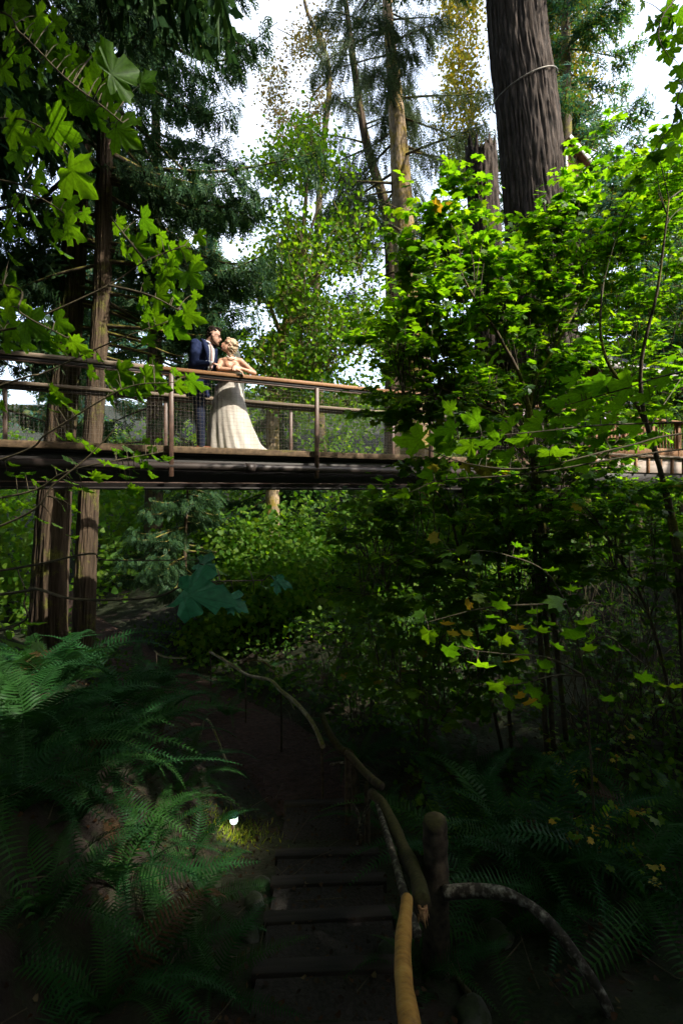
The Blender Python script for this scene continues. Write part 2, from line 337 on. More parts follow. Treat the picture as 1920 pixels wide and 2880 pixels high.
# ------------------------------------------------------------------ footbridge
BA = math.atan2(.441, .8975); BD = np.array([math.cos(BA), math.sin(BA), 0]); BN = np.array([-math.sin(BA), math.cos(BA), 0]); P0 = np.array([-1.644, 7.4, 0])
DECK = .62
def bw(u, v, z): return P0 + u * BD + v * BN + np.array([0, 0, z])
fb = thing('footbridge', 'steel and timber footbridge with wire net railings high over the ravine', 'bridge', P0, BA)
U0, U1, W = -7.0, 7.46, 1.9
def bpart(name, c, size, mt, parent=None, b=.006, rot=None):
    m_ = MB(); m_.bbox((0, 0, 0), size, b); o = link(name, m_.mesh(name), mt, parent or fb); o.location = c
    if rot: o.rotation_euler = rot
    return o
ul = (U1 - U0); um = (U0 + U1) / 2
for v, s in ((-.0, -1), (W, 1)):     # main girders: web, flanges
    vb = v + .10 * -s
    bpart('girder', (um, vb, .30), (ul, .03, .50), M['dark_steel'])
    bpart('flange', (um, vb, .06 - .0), (ul, .17, .028), M['dark_steel'])
    bpart('flange', (um, vb, .535), (ul, .15, .028), M['dark_steel'])
    bpart('trim_strip', (um, vb + s * .10, .135), (ul, .012, .014), M['brown_steel'])
    bpart('edge_board', (um, v + .02 * -s, .595), (ul, .055, .095), M['deck_wood'])
for k in range(8):
    bpart('cross_beam', (U0 + .6 + k * 2.0, W / 2, .40), (.08, W - .36, .2), M['dark_steel'])
b = MB(); b.tube([(U0, -.045, .36), (U1, -.045, .36)], .058, 20); pp = link('service_pipe', b.mesh('service_pipe', True), M['pipe'], fb)
for u in (.32, -4.2):
    b = MB(); b.tube([(u - .07, -.045, .36), (u + .07, -.045, .36)], .067, 20); link('pipe_collar', b.mesh('pipe_collar'), M['pipe'], pp)
# deck boards
bd = MB(); bd.bbox((0, 0, 0), (.135, W - .07, .036), .005); bme = bd.mesh('deck_board'); bme.materials.append(M['deck_wood'])
nb = int(ul / .142)
for k in range(nb):
    o = link('deck_board', bme, None, fb); o.location = (U0 + .08 + k * .142, W / 2, .598 + rng.normal() * .001); o.rotation_euler = (0, 0, rng.normal() * .003)
# posts
near_u = [-5.1, -2.95, -.79, 1.37, 3.52, 5.68, 7.4]; far_u = [-5.25, -2.95, -.6, 1.71, 4.03, 6.3]
for u in near_u: bpart('post', (u, -.075, (1.62 + .215) / 2), (.062, .05, 1.62 - .215), M['brown_steel'])
for u in far_u: bpart('post', (u, W + .075, (1.62 + .215) / 2), (.062, .05, 1.62 - .215), M['brown_steel'])
# rails: timber cap on a steel channel, in lengths that butt at the posts
def rail(u0, u1, v, mt):
    r = bpart('top_rail', ((u0 + u1) / 2, v, 1.682), (u1 - u0 - .004, .145, .055), mt)
    bpart('rail_channel', (0, -.02 if v < 1 else .02, -.052), (u1 - u0 - .004, .06, .046), M['dark_steel'], r)
    bpart('rail_lip', (0, -.045 if v < 1 else .045, -.085), (u1 - u0 - .004, .03, .018), M['brown_steel'], r)
for (a, c_) in ((U0, -4.0), (-4.0, -.985), (-.985, 2.6), (2.6, 5.6), (5.6, U1)): rail(a, c_, -.02, M['rail_wood'] if a > -1.2 else M['grey_wood'])
for (a, c_) in ((U0, -3.2), (-3.2, .4), (.4, 4.1), (4.1, U1)): rail(a, c_, W + .02, M['grey_wood'])
# wire nets, one panel between two posts
def net(u0, u1, v):
    b = MB(); sp = .052; zs = np.arange(.66, 1.60, sp); us = np.arange(u0, u1, sp)
    for u in us:
        zz = np.linspace(.63, 1.60, 7); vv = v + .006 * np.sin(zz * 9 + u * 3); b.tube(np.stack([u + .003 * np.sin(zz * 7 + u * 11), vv, zz], -1), .0011, 3, False)
    for z in zs:
        uu = np.linspace(u0, u1, 14); sag = -.008 * np.sin((uu - u0) / (u1 - u0) * np.pi) + .004 * np.sin(uu * 9 + z * 13); b.tube(np.stack([uu, v + .006 * np.sin(z * 9 + uu * 3), z + sag], -1), .0011, 3, False)
    link('wire_net', b.mesh('wire_net'), M['wire'], fb)
for us, v in ((near_u, -.045), (far_u, W + .045)):
    for a, c_ in zip(us[:-1], us[1:]): net(a + .03, c_ - .03, v)

# ------------------------------------------------------------------ treehouse at the right end of the bridge
th = thing('treehouse', 'timber treehouse half hidden behind leaves at the far right end of the bridge', 'treehouse', bw(7.5, 1.55, 0), BA)
def tpart(name, c, size, mt, parent=None, rot=None, b=.006): return bpart(name, c, size, mt, parent or th, b, rot)
# local axes: x along the bridge away, y across (away), z up; deck front at x=0..
tpart('platform', (1.9, .6, .42), (3.9, 4.6, .14), M['dark_steel'])
for k in range(26): tpart('deck_board', (.03 + k * .148, .6, .52), (.14, 4.56, .04), M['deck_wood'], b=.004)
tpart('beam', (1.9, -1.5, .16), (3.9, .18, .36), M['dark_steel']); tpart('beam', (1.9, 2.6, .16), (3.9, .18, .36), M['dark_steel'])
# solid balustrade facing the viewer with pale panels
tpart('rail_cap', (1.9, -1.79, 1.60), (3.9, .16, .05), M['wall_wood'])
tpart('band_board', (1.9, -1.74, .91), (3.9, .05, .17), M['wall_wood']); tpart('ledge', (1.9, -1.785, .80), (3.9, .09, .045), M['grey_wood'])
for k in range(9):
    tpart('panel', (.24 + k * .43, -1.735, .60), (.36, .03, .33), M['panel_wood'], b=.003)
    tpart('mullion', (.03 + k * .43, -1.755, .60), (.055, .07, .345), M['wall_wood'], b=.003)
for k in range(5): tpart('baluster_post', (.05 + k * .94, -1.73, 1.16), (.09, .09, .84), M['wall_wood'])
for k in range(34): tpart('baluster', (.12 + k * .111, -1.72, 1.28), (.022, .022, .60), M['wall_wood'], b=.002)
tpart('skirt', (1.95, -1.70, .25), (3.8, .04, .32), M['dark_steel'])
# cabin
for k in range(22): tpart('wall_board', (.98 + k * .135, -.42, 1.9), (.13, .035, 2.7), M['wall_wood'], b=.004)
for k in range(22): tpart('wall_board', (.95, -.40 + k * .135, 1.9), (.035, .13, 2.7), M['wall_wood'], b=.004)
for (x0, wv) in ((1.6, .9), (2.95, .7)):
    wn_ = tpart('window', (x0, -.455, 2.0), (wv, .03, 1.1), M['glass'])
    for s in (-1, 1): tpart('frame', (s * wv / 2, -.01, 0), (.06, .06, 1.2), M['white_trim'], wn_)
    for s in (-1, 1): tpart('frame', (0, -.012, s * .57), (wv - .06, .055, .06), M['white_trim'], wn_)
    tpart('mullion', (0, -.012, 0), (.03, .04, 1.08), M['white_trim'], wn_)
ro = tpart('roof', (2.2, -.1, 3.42), (4.2, 2.6, .06), M['roof_metal'], rot=(math.radians(24), 0, 0)); 
for k in range(15): tpart('roof_seam', (-2.05 + k * .293, 0, .045), (.022, 2.58, .035), M['roof_metal'], ro, b=.003)
tpart('fascia', (0, -1.315, -.03), (4.2, .03, .14), M['white_trim'], ro)
ro2 = tpart('roof', (2.2, 2.16, 3.42), (4.2, 2.6, .06), M['roof_metal'], rot=(math.radians(-24), 0, 0))
for k in range(5):
    x0, y0 = [(.2, -1.4), (3.6, -1.4), (.2, 2.5), (3.6, 2.5), (1.9, -1.4)][k]; m_ = MB(); p = bw(7.5 + x0, 1.55 + y0, 0); g_ = gz(p[0], p[1]) - .3
    m_.tube([(x0, y0, .3), (x0, y0, g_)], .11, 12); link('support_post', m_.mesh('support_post', True), M['limb'], th)
# slim lookout beside the big fir, white framed
lk = thing('lookout_cabin', 'narrow white-framed gabled lookout box high on the big fir trunk', 'cabin', at(1612, 625, 11.6), math.radians(18))
def lpart(n, c, s, mt, p=None, rot=None): return bpart(n, c, s, mt, p or lk, .005, rot)
for k in range(5): lpart('wall_board', (-.18 + k * .10, .02, .78), (.096, .03, 1.5), M['wall_wood'])
for k in range(5): lpart('wall_board', (.245, .09 + k * .11, .66), (.03, .106, 1.26), M['wall_wood'])
for sx, h in ((-.235, 1.62), (.255, 1.27)): lpart('corner_trim', (sx, -.025, h / 2), (.055, .06, h), M['white_trim'])
lpart('cross_trim', (.01, -.02, .26), (.44, .05, .055), M['white_trim']); lpart('sill', (.05, -.06, .0), (.66, .16, .16), M['white_trim'])
r_ = lpart('roof', (.06, .22, 1.56), (.78, .74, .05), M['wall_wood'], rot=(0, math.radians(36), 0)); lpart('fascia', (0, -.385, .0), (.78, .03, .10), M['white_trim'], r_)
lpart('window', (-.0, -.005, .62), (.26, .03, .5), M['glass'])
lpart('brace', (-.12, .0, -.35), (.07, .07, .85), M['grey_wood'], rot=(0, math.radians(-35), 0))
lpart('bracket', (-.42, .12, .06), (.62, .1, .1), M['grey_wood'])

# ------------------------------------------------------------------ leaf templates
def fan(outline, center, fold=.12, droop=.22, seed=0):
    o = np.array(outline, float); r_ = np.random.default_rng(seed); n = len(o); V = np.zeros((n + 1, 3)); V[0, :2] = center; V[1:, :2] = o
    rr = np.linalg.norm(o - np.array(center), axis=1); V[1:, 2] = -droop * (rr ** 2) * .6
    rin = (rr < np.roll(rr, 1)) & (rr < np.roll(rr, -1)); V[1:, 2] += np.where(rin, fold * .6, -fold * .15) + r_.normal(size=n) * .03
    k = np.arange(n); T = np.stack([np.zeros(n, int), 1 + k, 1 + (k + 1) % n], -1)
    return V, T
half = [(.24, -.16), (.52, -.20), (.50, -.05), (.46, .04), (.70, .06), (.80, .18), (.98, .27), (.80, .36), (.72, .54), (.54, .50), (.36, .44), (.38, .58), (.48, .76), (.29, .79), (.19, .94)]
big_out = [(0, .02)] + half + [(0, 1.10)] + [(-x, y) for x, y in half[::-1]]
def big_leaf(seed):
    r_ = np.random.default_rng(seed); o = np.array(big_out); o = o * (1 + r_.normal(size=o.shape) * .035)
    V, T = fan(o, (0, .12), .10, r_.uniform(.12, .4), seed); V[:, 0] *= r_.uniform(.9, 1.05)
    V[:, 2] += r_.uniform(-.12, .12) * V[:, 0] + r_.uniform(.05, .22) * np.abs(V[:, 0]); return V, T
def vine_out(n=7, s=.66, seed=0, teeth=True):
    r_ = np.random.default_rng(seed); pts = [(0, -.02)]
    A = np.radians(np.linspace(-118, 118, n)); L = np.interp(np.abs(A), [0, 1.0, 2.1], [1.0, .93, .62])
    for i in range(n):
        l = L[i] * (1 + r_.normal() * .04); a = A[i]
        pts.append((l * math.sin(a), l * math.cos(a)))
        if i < n - 1:
            am = (A[i] + A[i + 1]) / 2; s_ = s * min(L[i], L[i + 1]); pts.append((s_ * math.sin(am), s_ * math.cos(am)))
    return pts
def vine_leaf(seed, n=7):
    r_ = np.random.default_rng(seed); V, T = fan(vine_out(n, .72 + .09 * r_.random(), seed), (0, .08), .10, r_.uniform(.1, .45), seed); V[:, 2] += r_.uniform(.02, .2) * np.abs(V[:, 0]); return V, T
def kite(l, w_): return np.array([[0, 0, 0], [w_, l * .45, .03], [0, l, -.06], [-w_, l * .45, .03]]), np.array([[0, 1, 2], [0, 2, 3]])

vine_t = [vine_leaf(k) for k in range(6)]; big_t = [big_leaf(k) for k in range(8)]
vine_me = []; vine_y_me = []
for V, T in vine_t:
    a = mesh_from('leaf', V, [T], uv=V[:, :2]); a.materials.append(M['vine_o']); vine_me.append(a)
    a = mesh_from('leaf', V, [T], uv=V[:, :2]); a.materials.append(M['vine_y']); vine_y_me.append(a)
big_me = []; big_y_me = []; big_sky_sheen_me = []
for V, T in big_t:
    a = mesh_from('leaf', V, [T], uv=V[:, :2]); a.materials.append(M['big']); big_me.append(a)
    a = mesh_from('leaf', V, [T], uv=V[:, :2]); a.materials.append(M['big_y']); big_y_me.append(a)
    a = mesh_from('leaf', V, [T], uv=V[:, :2]); a.materials.append(M['big_sky_sheen']); big_sky_sheen_me.append(a)
_o = np.array([(0, 0, 0), (.62, .12, .10), (.50, .60, -.02), (0, 1.0, -.16), (-.50, .60, -.02), (-.62, .12, .10)]); small_t = (_o, np.array([[0, 1, 2], [0, 2, 3], [0, 3, 4], [0, 4, 5]]))

def in_poly(P, poly):
    x, y = P[:, 0], P[:, 1]; r = np.zeros(len(P), bool); n = len(poly); j = n - 1
    for i in range(n):
        xi, yi = poly[i]; xj, yj = poly[j]
        c = ((yi > y) != (yj > y)) & (x < (xj - xi) * (y - yi) / (yj - yi + 1e-9) + xi); r ^= c; j = i
    return r
def sample_poly(poly, n, y0, y1, noise=0, seed=0, yf=None):
    poly = np.array(poly, float); lo, hi = poly.min(0), poly.max(0); out = []
    k = 0
    while sum(len(o) for o in out) < n and k < 60:
        P = rng.uniform(lo, hi, (n * 2, 2)); P = P[in_poly(P, poly)]
        if noise: P = P[vnoise(np.c_[P / noise, np.full(len(P), seed)], seed) > .42]
        out.append(P); k += 1
    P = np.concatenate(out)[:n]; Y = rng.uniform(y0, y1, len(P))
    if yf is not None: Y = Y + yf(P[:, 0])
    return np.stack([(P[:, 0] - CX) / F * Y, Y, (HZ - P[:, 1]) / F * Y], -1)

def set_obj_matrix(o, R, T, S):
    m = Matrix.Identity(4)
    for i in range(3):
        for j in range(3): m[i][j] = float(R[i, j]) * float(S)
        m[i][3] = float(T[i])
    o.matrix_local = m

HOLES = [(1782, 1260, 1912, 1342)]      # gaps in the leaves where the treehouse shows through
def shrub(name, label, cat, stems, clusters, leaves_per=16, size=(.085, .11), spread=.38, flat=.25, tilt=.35, yellow=.0, n_single=300, stem_r=.02, group=None, twigm=None, droop=.0, mt=None, face=0.0):
    """stems: list of polylines of world points (first point = ground); clusters: world points of leafy twig ends"""
    base = np.array(stems[0][0]); root = thing(name, label, cat, base, 0, group)
    sp = [spline(s, 24) for s in stems]; b = MB()
    for s in sp: b.tube(s - base, np.linspace(stem_r, stem_r * .22, len(s)), 8, jit=.1)
    link('stem', b.mesh('stem', True), M['limb'], root)
    nodes = np.concatenate(sp); tw = MB(); LP, LT, LN = [], [], []
    for c in clusters:
        d = np.linalg.norm(nodes - c + np.array([0, 0, .5]), axis=1); p = nodes[np.argmin(d)]
        mid = (p + c) / 2 + np.array([0, 0, .10 * np.linalg.norm(c - p)]) + rng.normal(size=3) * .04
        path = spline([p, mid, c], 6); tw.tube(path - base, np.linspace(.0075, .0025, 6), 4, False); nodes = np.concatenate([nodes, path[2:5]])
        hd = unit((c - p) * np.array([1, 1, .3]))
        n = max(3, int(rng.normal(leaves_per, leaves_per * .3)))
        for k in range(3):         # side twigs in a plate
            a = (k - 1) * 1.0 + rng.normal() * .3; dd = np.array([hd[0] * math.cos(a) - hd[1] * math.sin(a), hd[0] * math.sin(a) + hd[1] * math.cos(a), hd[2] * .4 + rng.normal() * flat * .5 - droop])
            e = c + dd * spread * rng.uniform(.7, 1.3); tp = np.array([c, (c + e) / 2 + np.array([0, 0, .03]), e]); tw.tube(tp - base, np.linspace(.0028, .0012, 3), 3, False)
            m_ = max(1, n // 3); t_ = rng.uniform(.1, 1.05, m_); sd = np.where(np.arange(m_) % 2 == 0, 1, -1)[:, None] * np.cross(dd, [0, 0, 1])[None]
            pos = c + (e - c) * t_[:, None]; tip = unit(sd * rng.uniform(.5, 1.2, (m_, 1)) + dd * rng.uniform(.3, 1.0, (m_, 1)) + np.array([0, 0, -.25]) + rng.normal(size=(m_, 3)) * .2)
            LP.append(pos + tip * .03); LT.append(tip); nn = np.array([0, -face, 1.0]) + rng.normal(size=(m_, 3)) * tilt; LN.append(nn)
    link('twigs', tw.mesh('twigs'), twigm or M['twig'], root, kind='stuff')
    LP, LT, LN = np.concatenate(LP), np.concatenate(LT), np.concatenate(LN); R = frames(LT, LN); S = rng.uniform(size[0], size[1], len(LP)) * .62 * rng.choice([.75, 1.0, 1.12], len(LP))
    px = CX + LP[:, 0] / LP[:, 1] * F; pyy = HZ - LP[:, 2] / LP[:, 1] * F
    hole = np.zeros(len(LP), bool)
    for (x0, y0, x1, y1) in HOLES: hole |= (px > x0) & (px < x1) & (pyy > y0) & (pyy < y1)
    kp = ~hole; LP, R, S, px, pyy = LP[kp], R[kp], S[kp], px[kp], pyy[kp]
    vis = (px > -20) & (px < 1940) & (pyy > -20) & (pyy < 2900) & (LP[:, 1] > .5)
    order = np.argsort(np.where(vis, -S / LP[:, 1], 1)); single = order[:n_single]; rest = order[n_single:]
    for i in single:
        k = rng.integers(6); me = vine_y_me[k] if rng.random() < yellow else vine_me[k]
        o = link('leaf', me, None, root); set_obj_matrix(o, R[i], LP[i] - base, S[i])
    if len(rest):
        Vs, Ts, n0 = [], [], 0
        for k in range(6):
            ii = rest[k::6]
            if len(ii) == 0: continue
            V, T = scatter(vine_t[k][0], vine_t[k][1], R[ii], LP[ii] - base, S[ii]); Vs.append(V); Ts.append(T + n0); n0 += len(V)
        link('foliage', mesh_from('foliage', np.concatenate(Vs), [np.concatenate(Ts)]), mt or M['vine'], root, kind='stuff')
    return root

# ------------------------------------------------------------------ trunks
def trunk_mesh(path, radii, n=40, m=90, depth=.03, fu=6, fz=1.2, seed=0, flare=0.0, ridged=True):
    P = spline(path, m); R = np.interp(np.linspace(0, 1, m), np.linspace(0, 1, len(radii)), radii); a = np.arange(n) / n * 2 * np.pi
    A, I = np.meshgrid(a, np.arange(m)); Rr = R[I]; zz = P[I, 2]
    q = np.stack([np.cos(A) * fu, np.sin(A) * fu, zz * fz], -1).reshape(-1, 3); wv = fbm(q * .5, seed + 9, 2)
    q2 = q + (wv[:, None] - .5) * np.array([2.2, 2.2, .3]); nz = fbm(q2, seed, 3)
    if ridged: nz = 1 - np.abs(nz * 2 - 1) * 2.2
    nz = nz.reshape(A.shape)
    if flare:
        h = np.clip((zz - P[0, 2]) / 1.6, 0, 1); fl = flare * (1 - h) ** 2.5 * (.55 + .7 * np.cos(A * 5 + seed) ** 2); Rr = Rr * (1 + fl)
    Rr = Rr + (nz - .3) * depth
    V = np.stack([P[I, 0] + np.cos(A) * Rr, P[I, 1] + np.sin(A) * Rr, P[I, 2]], -1).reshape(-1, 3)
    i = np.arange(m - 1)[:, None] * n; k = np.arange(n)[None]; k2 = (k + 1) % n
    return V, np.stack([i + k, i + k2, i + n + k2, i + n + k], -1).reshape(-1, 4), P, R

# conifer spray templates
def spray_template(n=9, wl=.34, droop=.25, thin=.035, seed=0, sub_l=.15):
    r_ = np.random.default_rng(seed); Vs, Ts, k = [], [], 0
    def add(p, d, l, w_):
        nonlocal k
        d = d / np.linalg.norm(d); s = np.array([d[1], -d[0], 0]); V = np.array([p, p + d * l * .4 + s * w_, p + d * l + np.array([0, 0, -.05 * l]), p + d * l * .4 - s * w_]); Vs.append(V); Ts.append(np.array([[0, 1, 2], [0, 2, 3]]) + k); k += 4
    for i in range(n):
        t = i / n; p = np.array([.02 * math.sin(i), t, -droop * t * t]); l = wl * (1 - t) ** .7 * (.55 + .45 * min(1, t * 4 + .3)) + .05
        for s in (-1, 1):
            add(p, np.array([s * 1.0, .75 + r_.normal() * .15, -.12]), l * r_.uniform(.8, 1.15), thin * (1 - t * .5))
            if l > sub_l: add(p + np.array([s * l * .4, l * .3, -.02]), np.array([s * .35, 1, -.1]), l * .55, thin * .8)
    add(np.array([0, .0, 0]), np.array([0, 1, -droop]), 1.03, thin * .55)
    return np.concatenate(Vs), np.concatenate(Ts)
cedar_t = [spray_template(5, .36, .3, .062, k, .26) for k in range(3)]
spruce_t = [spray_template(6, .17, .25, .040, 10 + k, .3) for k in range(3)]
cedar_lite = [spray_template(4, .40, .3, .085, 20 + k, 9) for k in range(3)]
spruce_lite = [spray_template(4, .26, .25, .065, 30 + k, 9) for k in range(3)]

def conifer(name, label, path, radii, zr, nb, length, kind='cedar', seed=1, bark='cedar_bark', depth=.03, trunk_n=40, trunk_m=110, sprays=34, ssz=(.32, .55), az=None, bare=None, up=.25, flare=.3, group=None, limb_moss=True, hang=.8, split=False, lite=False, cat='tree', fu=6, fz=1.2, matn=None):
    """zr: branch heights (absolute); length(z) -> branch length; az(z,rng) optional azimuth picker; bare(z) -> share of branch without foliage"""
    global rng
    keep = rng; rng = np.random.default_rng(seed)
    base = np.array(path[0], float); root = thing(name, label, cat, base, 0, group)
    V, Q_, P, R = trunk_mesh(path, radii, trunk_n, trunk_m, depth, fu, fz, seed, flare)
    link('trunk', mesh_from('trunk', V - base, [Q_], True), M[bark], root)
    lb = MB(); SP, ST, SN, SS = [], [], [], []
    for k in range(nb):
        z = lerp(zr[0], zr[1], (k + rng.random()) / nb); j = int(np.clip(np.searchsorted(P[:, 2], z), 0, len(P) - 1)); p = P[j]; Lb = length(z) * rng.uniform(.7, 1.15)
        if Lb < .15: continue
        a = az(z, rng) if az else rng.uniform(0, 2 * np.pi); d = np.array([math.cos(a), math.sin(a), 0]); r0 = .012 + .011 * Lb
        dr = rng.uniform(.15, .4)
        q = [p + d * R[j] * .6, p + d * (Lb * .35) + np.array([0, 0, -dr * Lb * .22]), p + d * Lb * .7 + np.array([0, 0, -dr * Lb * .55]), p + d * Lb + np.array([rng.normal() * .1 * Lb, rng.normal() * .1 * Lb, -dr * Lb * .8 + up * Lb * .5])]
        bp = spline(q, 14)
        if split: lb = MB()
        if split: lb.tube(bp - base, np.linspace(r0, .006, 14), 6, False, .15)
        else: lb.tube(bp[::2] - base, np.linspace(r0, .008, 7), 4, False)
        if split: link('limb', lb.mesh('limb', True), M['limb'], root)
        b0 = bare(z) if bare else .12
        if b0 >= 1: continue
        n = int(sprays * Lb * (1 - b0)) + 2; t_ = rng.uniform(b0, 1.0, n) ** .85; f = t_ * 13; i0 = np.minimum(f.astype(int), 12); pos = bp[i0] + (bp[i0 + 1] - bp[i0]) * (f - i0)[:, None]
        side = np.cross(d, [0, 0, 1]); sg = rng.choice([-1, 1], n)[:, None]
        off = rng.uniform(.0, .30, (n, 1)) * Lb * .55 * (1 - .5 * t_[:, None])
        pos = pos + sg * side * off + np.array([0, 0, -1]) * off * .35 + rng.normal(size=(n, 3)) * .06
        tip = d * rng.uniform(.1, .7, (n, 1)) + sg * side * rng.uniform(.1, .7, (n, 1)) + np.array([0, 0, -1]) * rng.uniform(hang * .5, hang * 1.4, (n, 1)) + rng.normal(size=(n, 3)) * .15
        SP.append(pos); ST.append(tip); SN.append(np.array([0, 0, .6]) + rng.normal(size=(n, 3)) * .6 + d * .5); SS.append(rng.uniform(*ssz, n))
    if not split: link('limbs', lb.mesh('limbs', True), M['limb'], root, kind='stuff')
    if SP:
        SP, ST, SN, SS = np.concatenate(SP), np.concatenate(ST), np.concatenate(SN), np.concatenate(SS); Rf = frames(ST, SN); tm = (cedar_lite if lite else cedar_t) if kind == 'cedar' else (spruce_lite if lite else spruce_t)
        Vs, Ts, n0 = [], [], 0
        for k in range(3):
            V, T = scatter(tm[k][0], tm[k][1], Rf[k::3], SP[k::3] - base, SS[k::3]); Vs.append(V); Ts.append(T + n0); n0 += len(V)
        link('crown', mesh_from('crown', np.concatenate(Vs), [np.concatenate(Ts)]), M[matn or kind], root, kind='stuff')
    rng = keep
    return root

def broadleaf(name, label, path, radii, limbs, pts, size=(.10, .14), bark='mossy_bark', mt='maple_far', per=9, spread=.4, tilt=.6, seed=1, lr=.06, cat='tree', group=None, depth=.015):
    base = np.array(path[0], float); root = thing(name, label, cat, base, 0, group)
    V, Q_, P, R = trunk_mesh(path, radii, 24, 60, depth, 5, 2, seed, .3)
    link('trunk', mesh_from('trunk', V - base, [Q_], True), M[bark], root)
    nodes = [P]
    for l in limbs:
        s = spline(l, 18); b = MB(); b.tube(s - base, np.linspace(lr, lr * .25, 18), 8, False, .15); link('limb', b.mesh('limb', True), M[bark], root); nodes.append(s)
    nodes = np.concatenate(nodes); tw = MB(); LP = []
    for c in pts:
        p = nodes[np.argmin(np.linalg.norm(nodes - c + np.array([0, 0, .4]), axis=1))]; s = spline([p, (p + c) / 2 + np.array([0, 0, .08]) + rng.normal(size=3) * .1, c], 5); tw.tube(s - base, np.linspace(.014, .005, 5), 3, False); nodes = np.concatenate([nodes, s[1:4]])
        n = max(2, int(rng.normal(per, 2))); LP.append(c + rng.normal(size=(n, 3)) * spread * np.array([1, 1, .6]))
    link('branches', tw.mesh('branches'), M['limb'], root, kind='stuff')
    LP = np.concatenate(LP); n = len(LP); R = frames(unit(rng.normal(size=(n, 3)) + np.array([0, 0, -.5])), np.array([0, 0, 1]) + rng.normal(size=(n, 3)) * tilt)
    V, T = scatter(small_t[0], small_t[1], R, LP - base, rng.uniform(size[0], size[1], n) * .6)
    link('crown', mesh_from('crown', V, [T]), M[mt], root, kind='stuff')
    return root

# ------------------------------------------------------------------ the trees
GZ = lambda p: np.array([p[0], p[1], gz(p[0], p[1]) - .15])
def tpath(pts, Y, Ytop=None, top=None):
    """trunk centre line from photo points at one distance, foot on the ground"""
    P = [at(px, py, Y) for px, py in pts]; P[0] = GZ(P[0])
    if top is not None: P.append(P[-1] + np.array(top))
    return P
# big fir, deeply furrowed
fp = tpath([(1560, 1700), (1535, 1100), (1510, 640), (1480, 300), (1448, 0)], 12.0, top=(-.5, 0, 9))
base = fp[0]
ft = thing('fir_tree', 'huge dark furrowed fir trunk rising beside the treehouse', 'tree', base)
V, Q_, FPc, FR = trunk_mesh(fp, [.80, .72, .68, .66, .62, .40], 200, 360, .07, 17, .85, 4, .5)
link('trunk', mesh_from('trunk', V - base, [Q_], True), M['fir_bark'], ft)
for k in range(6):
    b = MB(); z = 14.2 + k * .9; j = np.searchsorted(FPc[:, 2], z); a = k * 2.4; d = np.array([math.cos(a), math.sin(a), -.1]); b.tube(spline([FPc[j] - base, FPc[j] - base + d * 2, FPc[j] - base + d * 4.5 + np.array([0, 0, -.6])], 10), np.linspace(.09, .02, 10), 6); link('limb', b.mesh('limb', True), M['limb'], ft)
n = 3200; a_ = rng.uniform(0, 6.283, n); z_ = rng.uniform(13.4, 20.5, n); rr_ = np.sqrt(rng.random(n)) * np.interp(z_, [13, 15, 21], [3.1, 3.3, 1.5]); cx_ = np.interp(z_, FPc[:, 2], FPc[:, 0]); cy_ = np.interp(z_, FPc[:, 2], FPc[:, 1])  # crown kept above the view, added to cut skylight into the ravine
P_ = np.stack([cx_ + np.cos(a_) * rr_, cy_ + np.sin(a_) * rr_, z_ - rr_ * .12], -1); P_ = P_[P_[:, 2] > P_[:, 1] * .97 + .4]; n = len(P_); d_ = np.stack([np.cos(a_[:n]), np.sin(a_[:n]), np.full(n, -.4)], -1)
V, T = scatter(cedar_t[0][0], cedar_t[0][1], frames(d_ + rng.normal(size=(n, 3)) * .3, np.array([0, 0, 1]) + rng.normal(size=(n, 3)) * .3), P_ - base, rng.uniform(.6, 1.0, n)); link('crown', mesh_from('crown', V, [T]), M['cedar'], ft, kind='stuff')
# cable round the fir
j = np.searchsorted(FPc[:, 2], at(1500, 245, 12)[2]); a = np.linspace(0, 2 * np.pi, 60); rr = FR[min(j, len(FR) - 1)] + .065
ring = np.stack([FPc[j][0] + np.cos(a) * rr, FPc[j][1] + np.sin(a) * rr, FPc[j][2] + .32 * np.cos(a - .3) * 1.0 - .1], -1)
b = MB(); b.tube(ring - FPc[j], .016, 6, False); o = link('steel_cable', b.mesh('steel_cable', True), M['wire'], label='thin steel cable looped around the huge fir trunk', cat='cable'); o.location = FPc[j]
# broken trunk left of the fir
sn = tpath([(1400, 1500), (1385, 1000), (1365, 700), (1352, 442)], 14.5); V, Q_, P_, R_ = trunk_mesh(sn, [.55, .45, .42, .40], 90, 160, .07, 9, .6, 8, .3)
top = V[-90:]; V[-90:, 2] += np.abs(rng.normal(size=90)) * .25
tc_ = np.concatenate([V, [P_[-1] + np.array([0, 0, -.5])]]); n0 = len(V); kk = np.arange(90)
sg = thing('dead_tree', 'broken-topped dead trunk just left of the huge fir', 'tree', sn[0])
link('trunk', mesh_from('trunk', tc_ - sn[0], [Q_, np.stack([n0 - 90 + kk, n0 - 90 + (kk + 1) % 90, np.full(90, n0)], -1)], True), M['fir_bark'], sg)

# left pair of cedars
def az_side(z, r):
    if z < 6.8: return r.uniform(-.45, 1.3) if r.random() < .6 else r.uniform(1.8, 3.5)
    return r.uniform(-2.2, 2.6)
def az_right(z, r):
    if z < 6.8: return r.uniform(-.35, 1.2) if r.random() < .7 else r.uniform(1.8, 3.5)
    return r.normal(-.25, 1.0) if r.random() < .75 else r.uniform(0, 6.28)
conifer('cedar_tree', 'thicker left cedar of the pair standing behind the left end of the bridge',
        tpath([(132, 1850), (152, 1440), (198, 900), (224, 400), (250, 0)], 11.0, top=(.3, 0, 7)), [.36, .31, .22, .18, .15, .05], (3.0, 17), 54, lambda z: np.interp(z, [2, 4, 7, 12, 17], [2.2, 3.4, 4.4, 3.6, .8]), seed=21, flare=.16, sprays=58, ssz=(.19, .41), split=True, az=az_side, bare=lambda z: np.interp(z, [3, 5, 6], [.75, .25, .1]), depth=.055, trunk_n=110, trunk_m=240, fu=9, fz=.7)
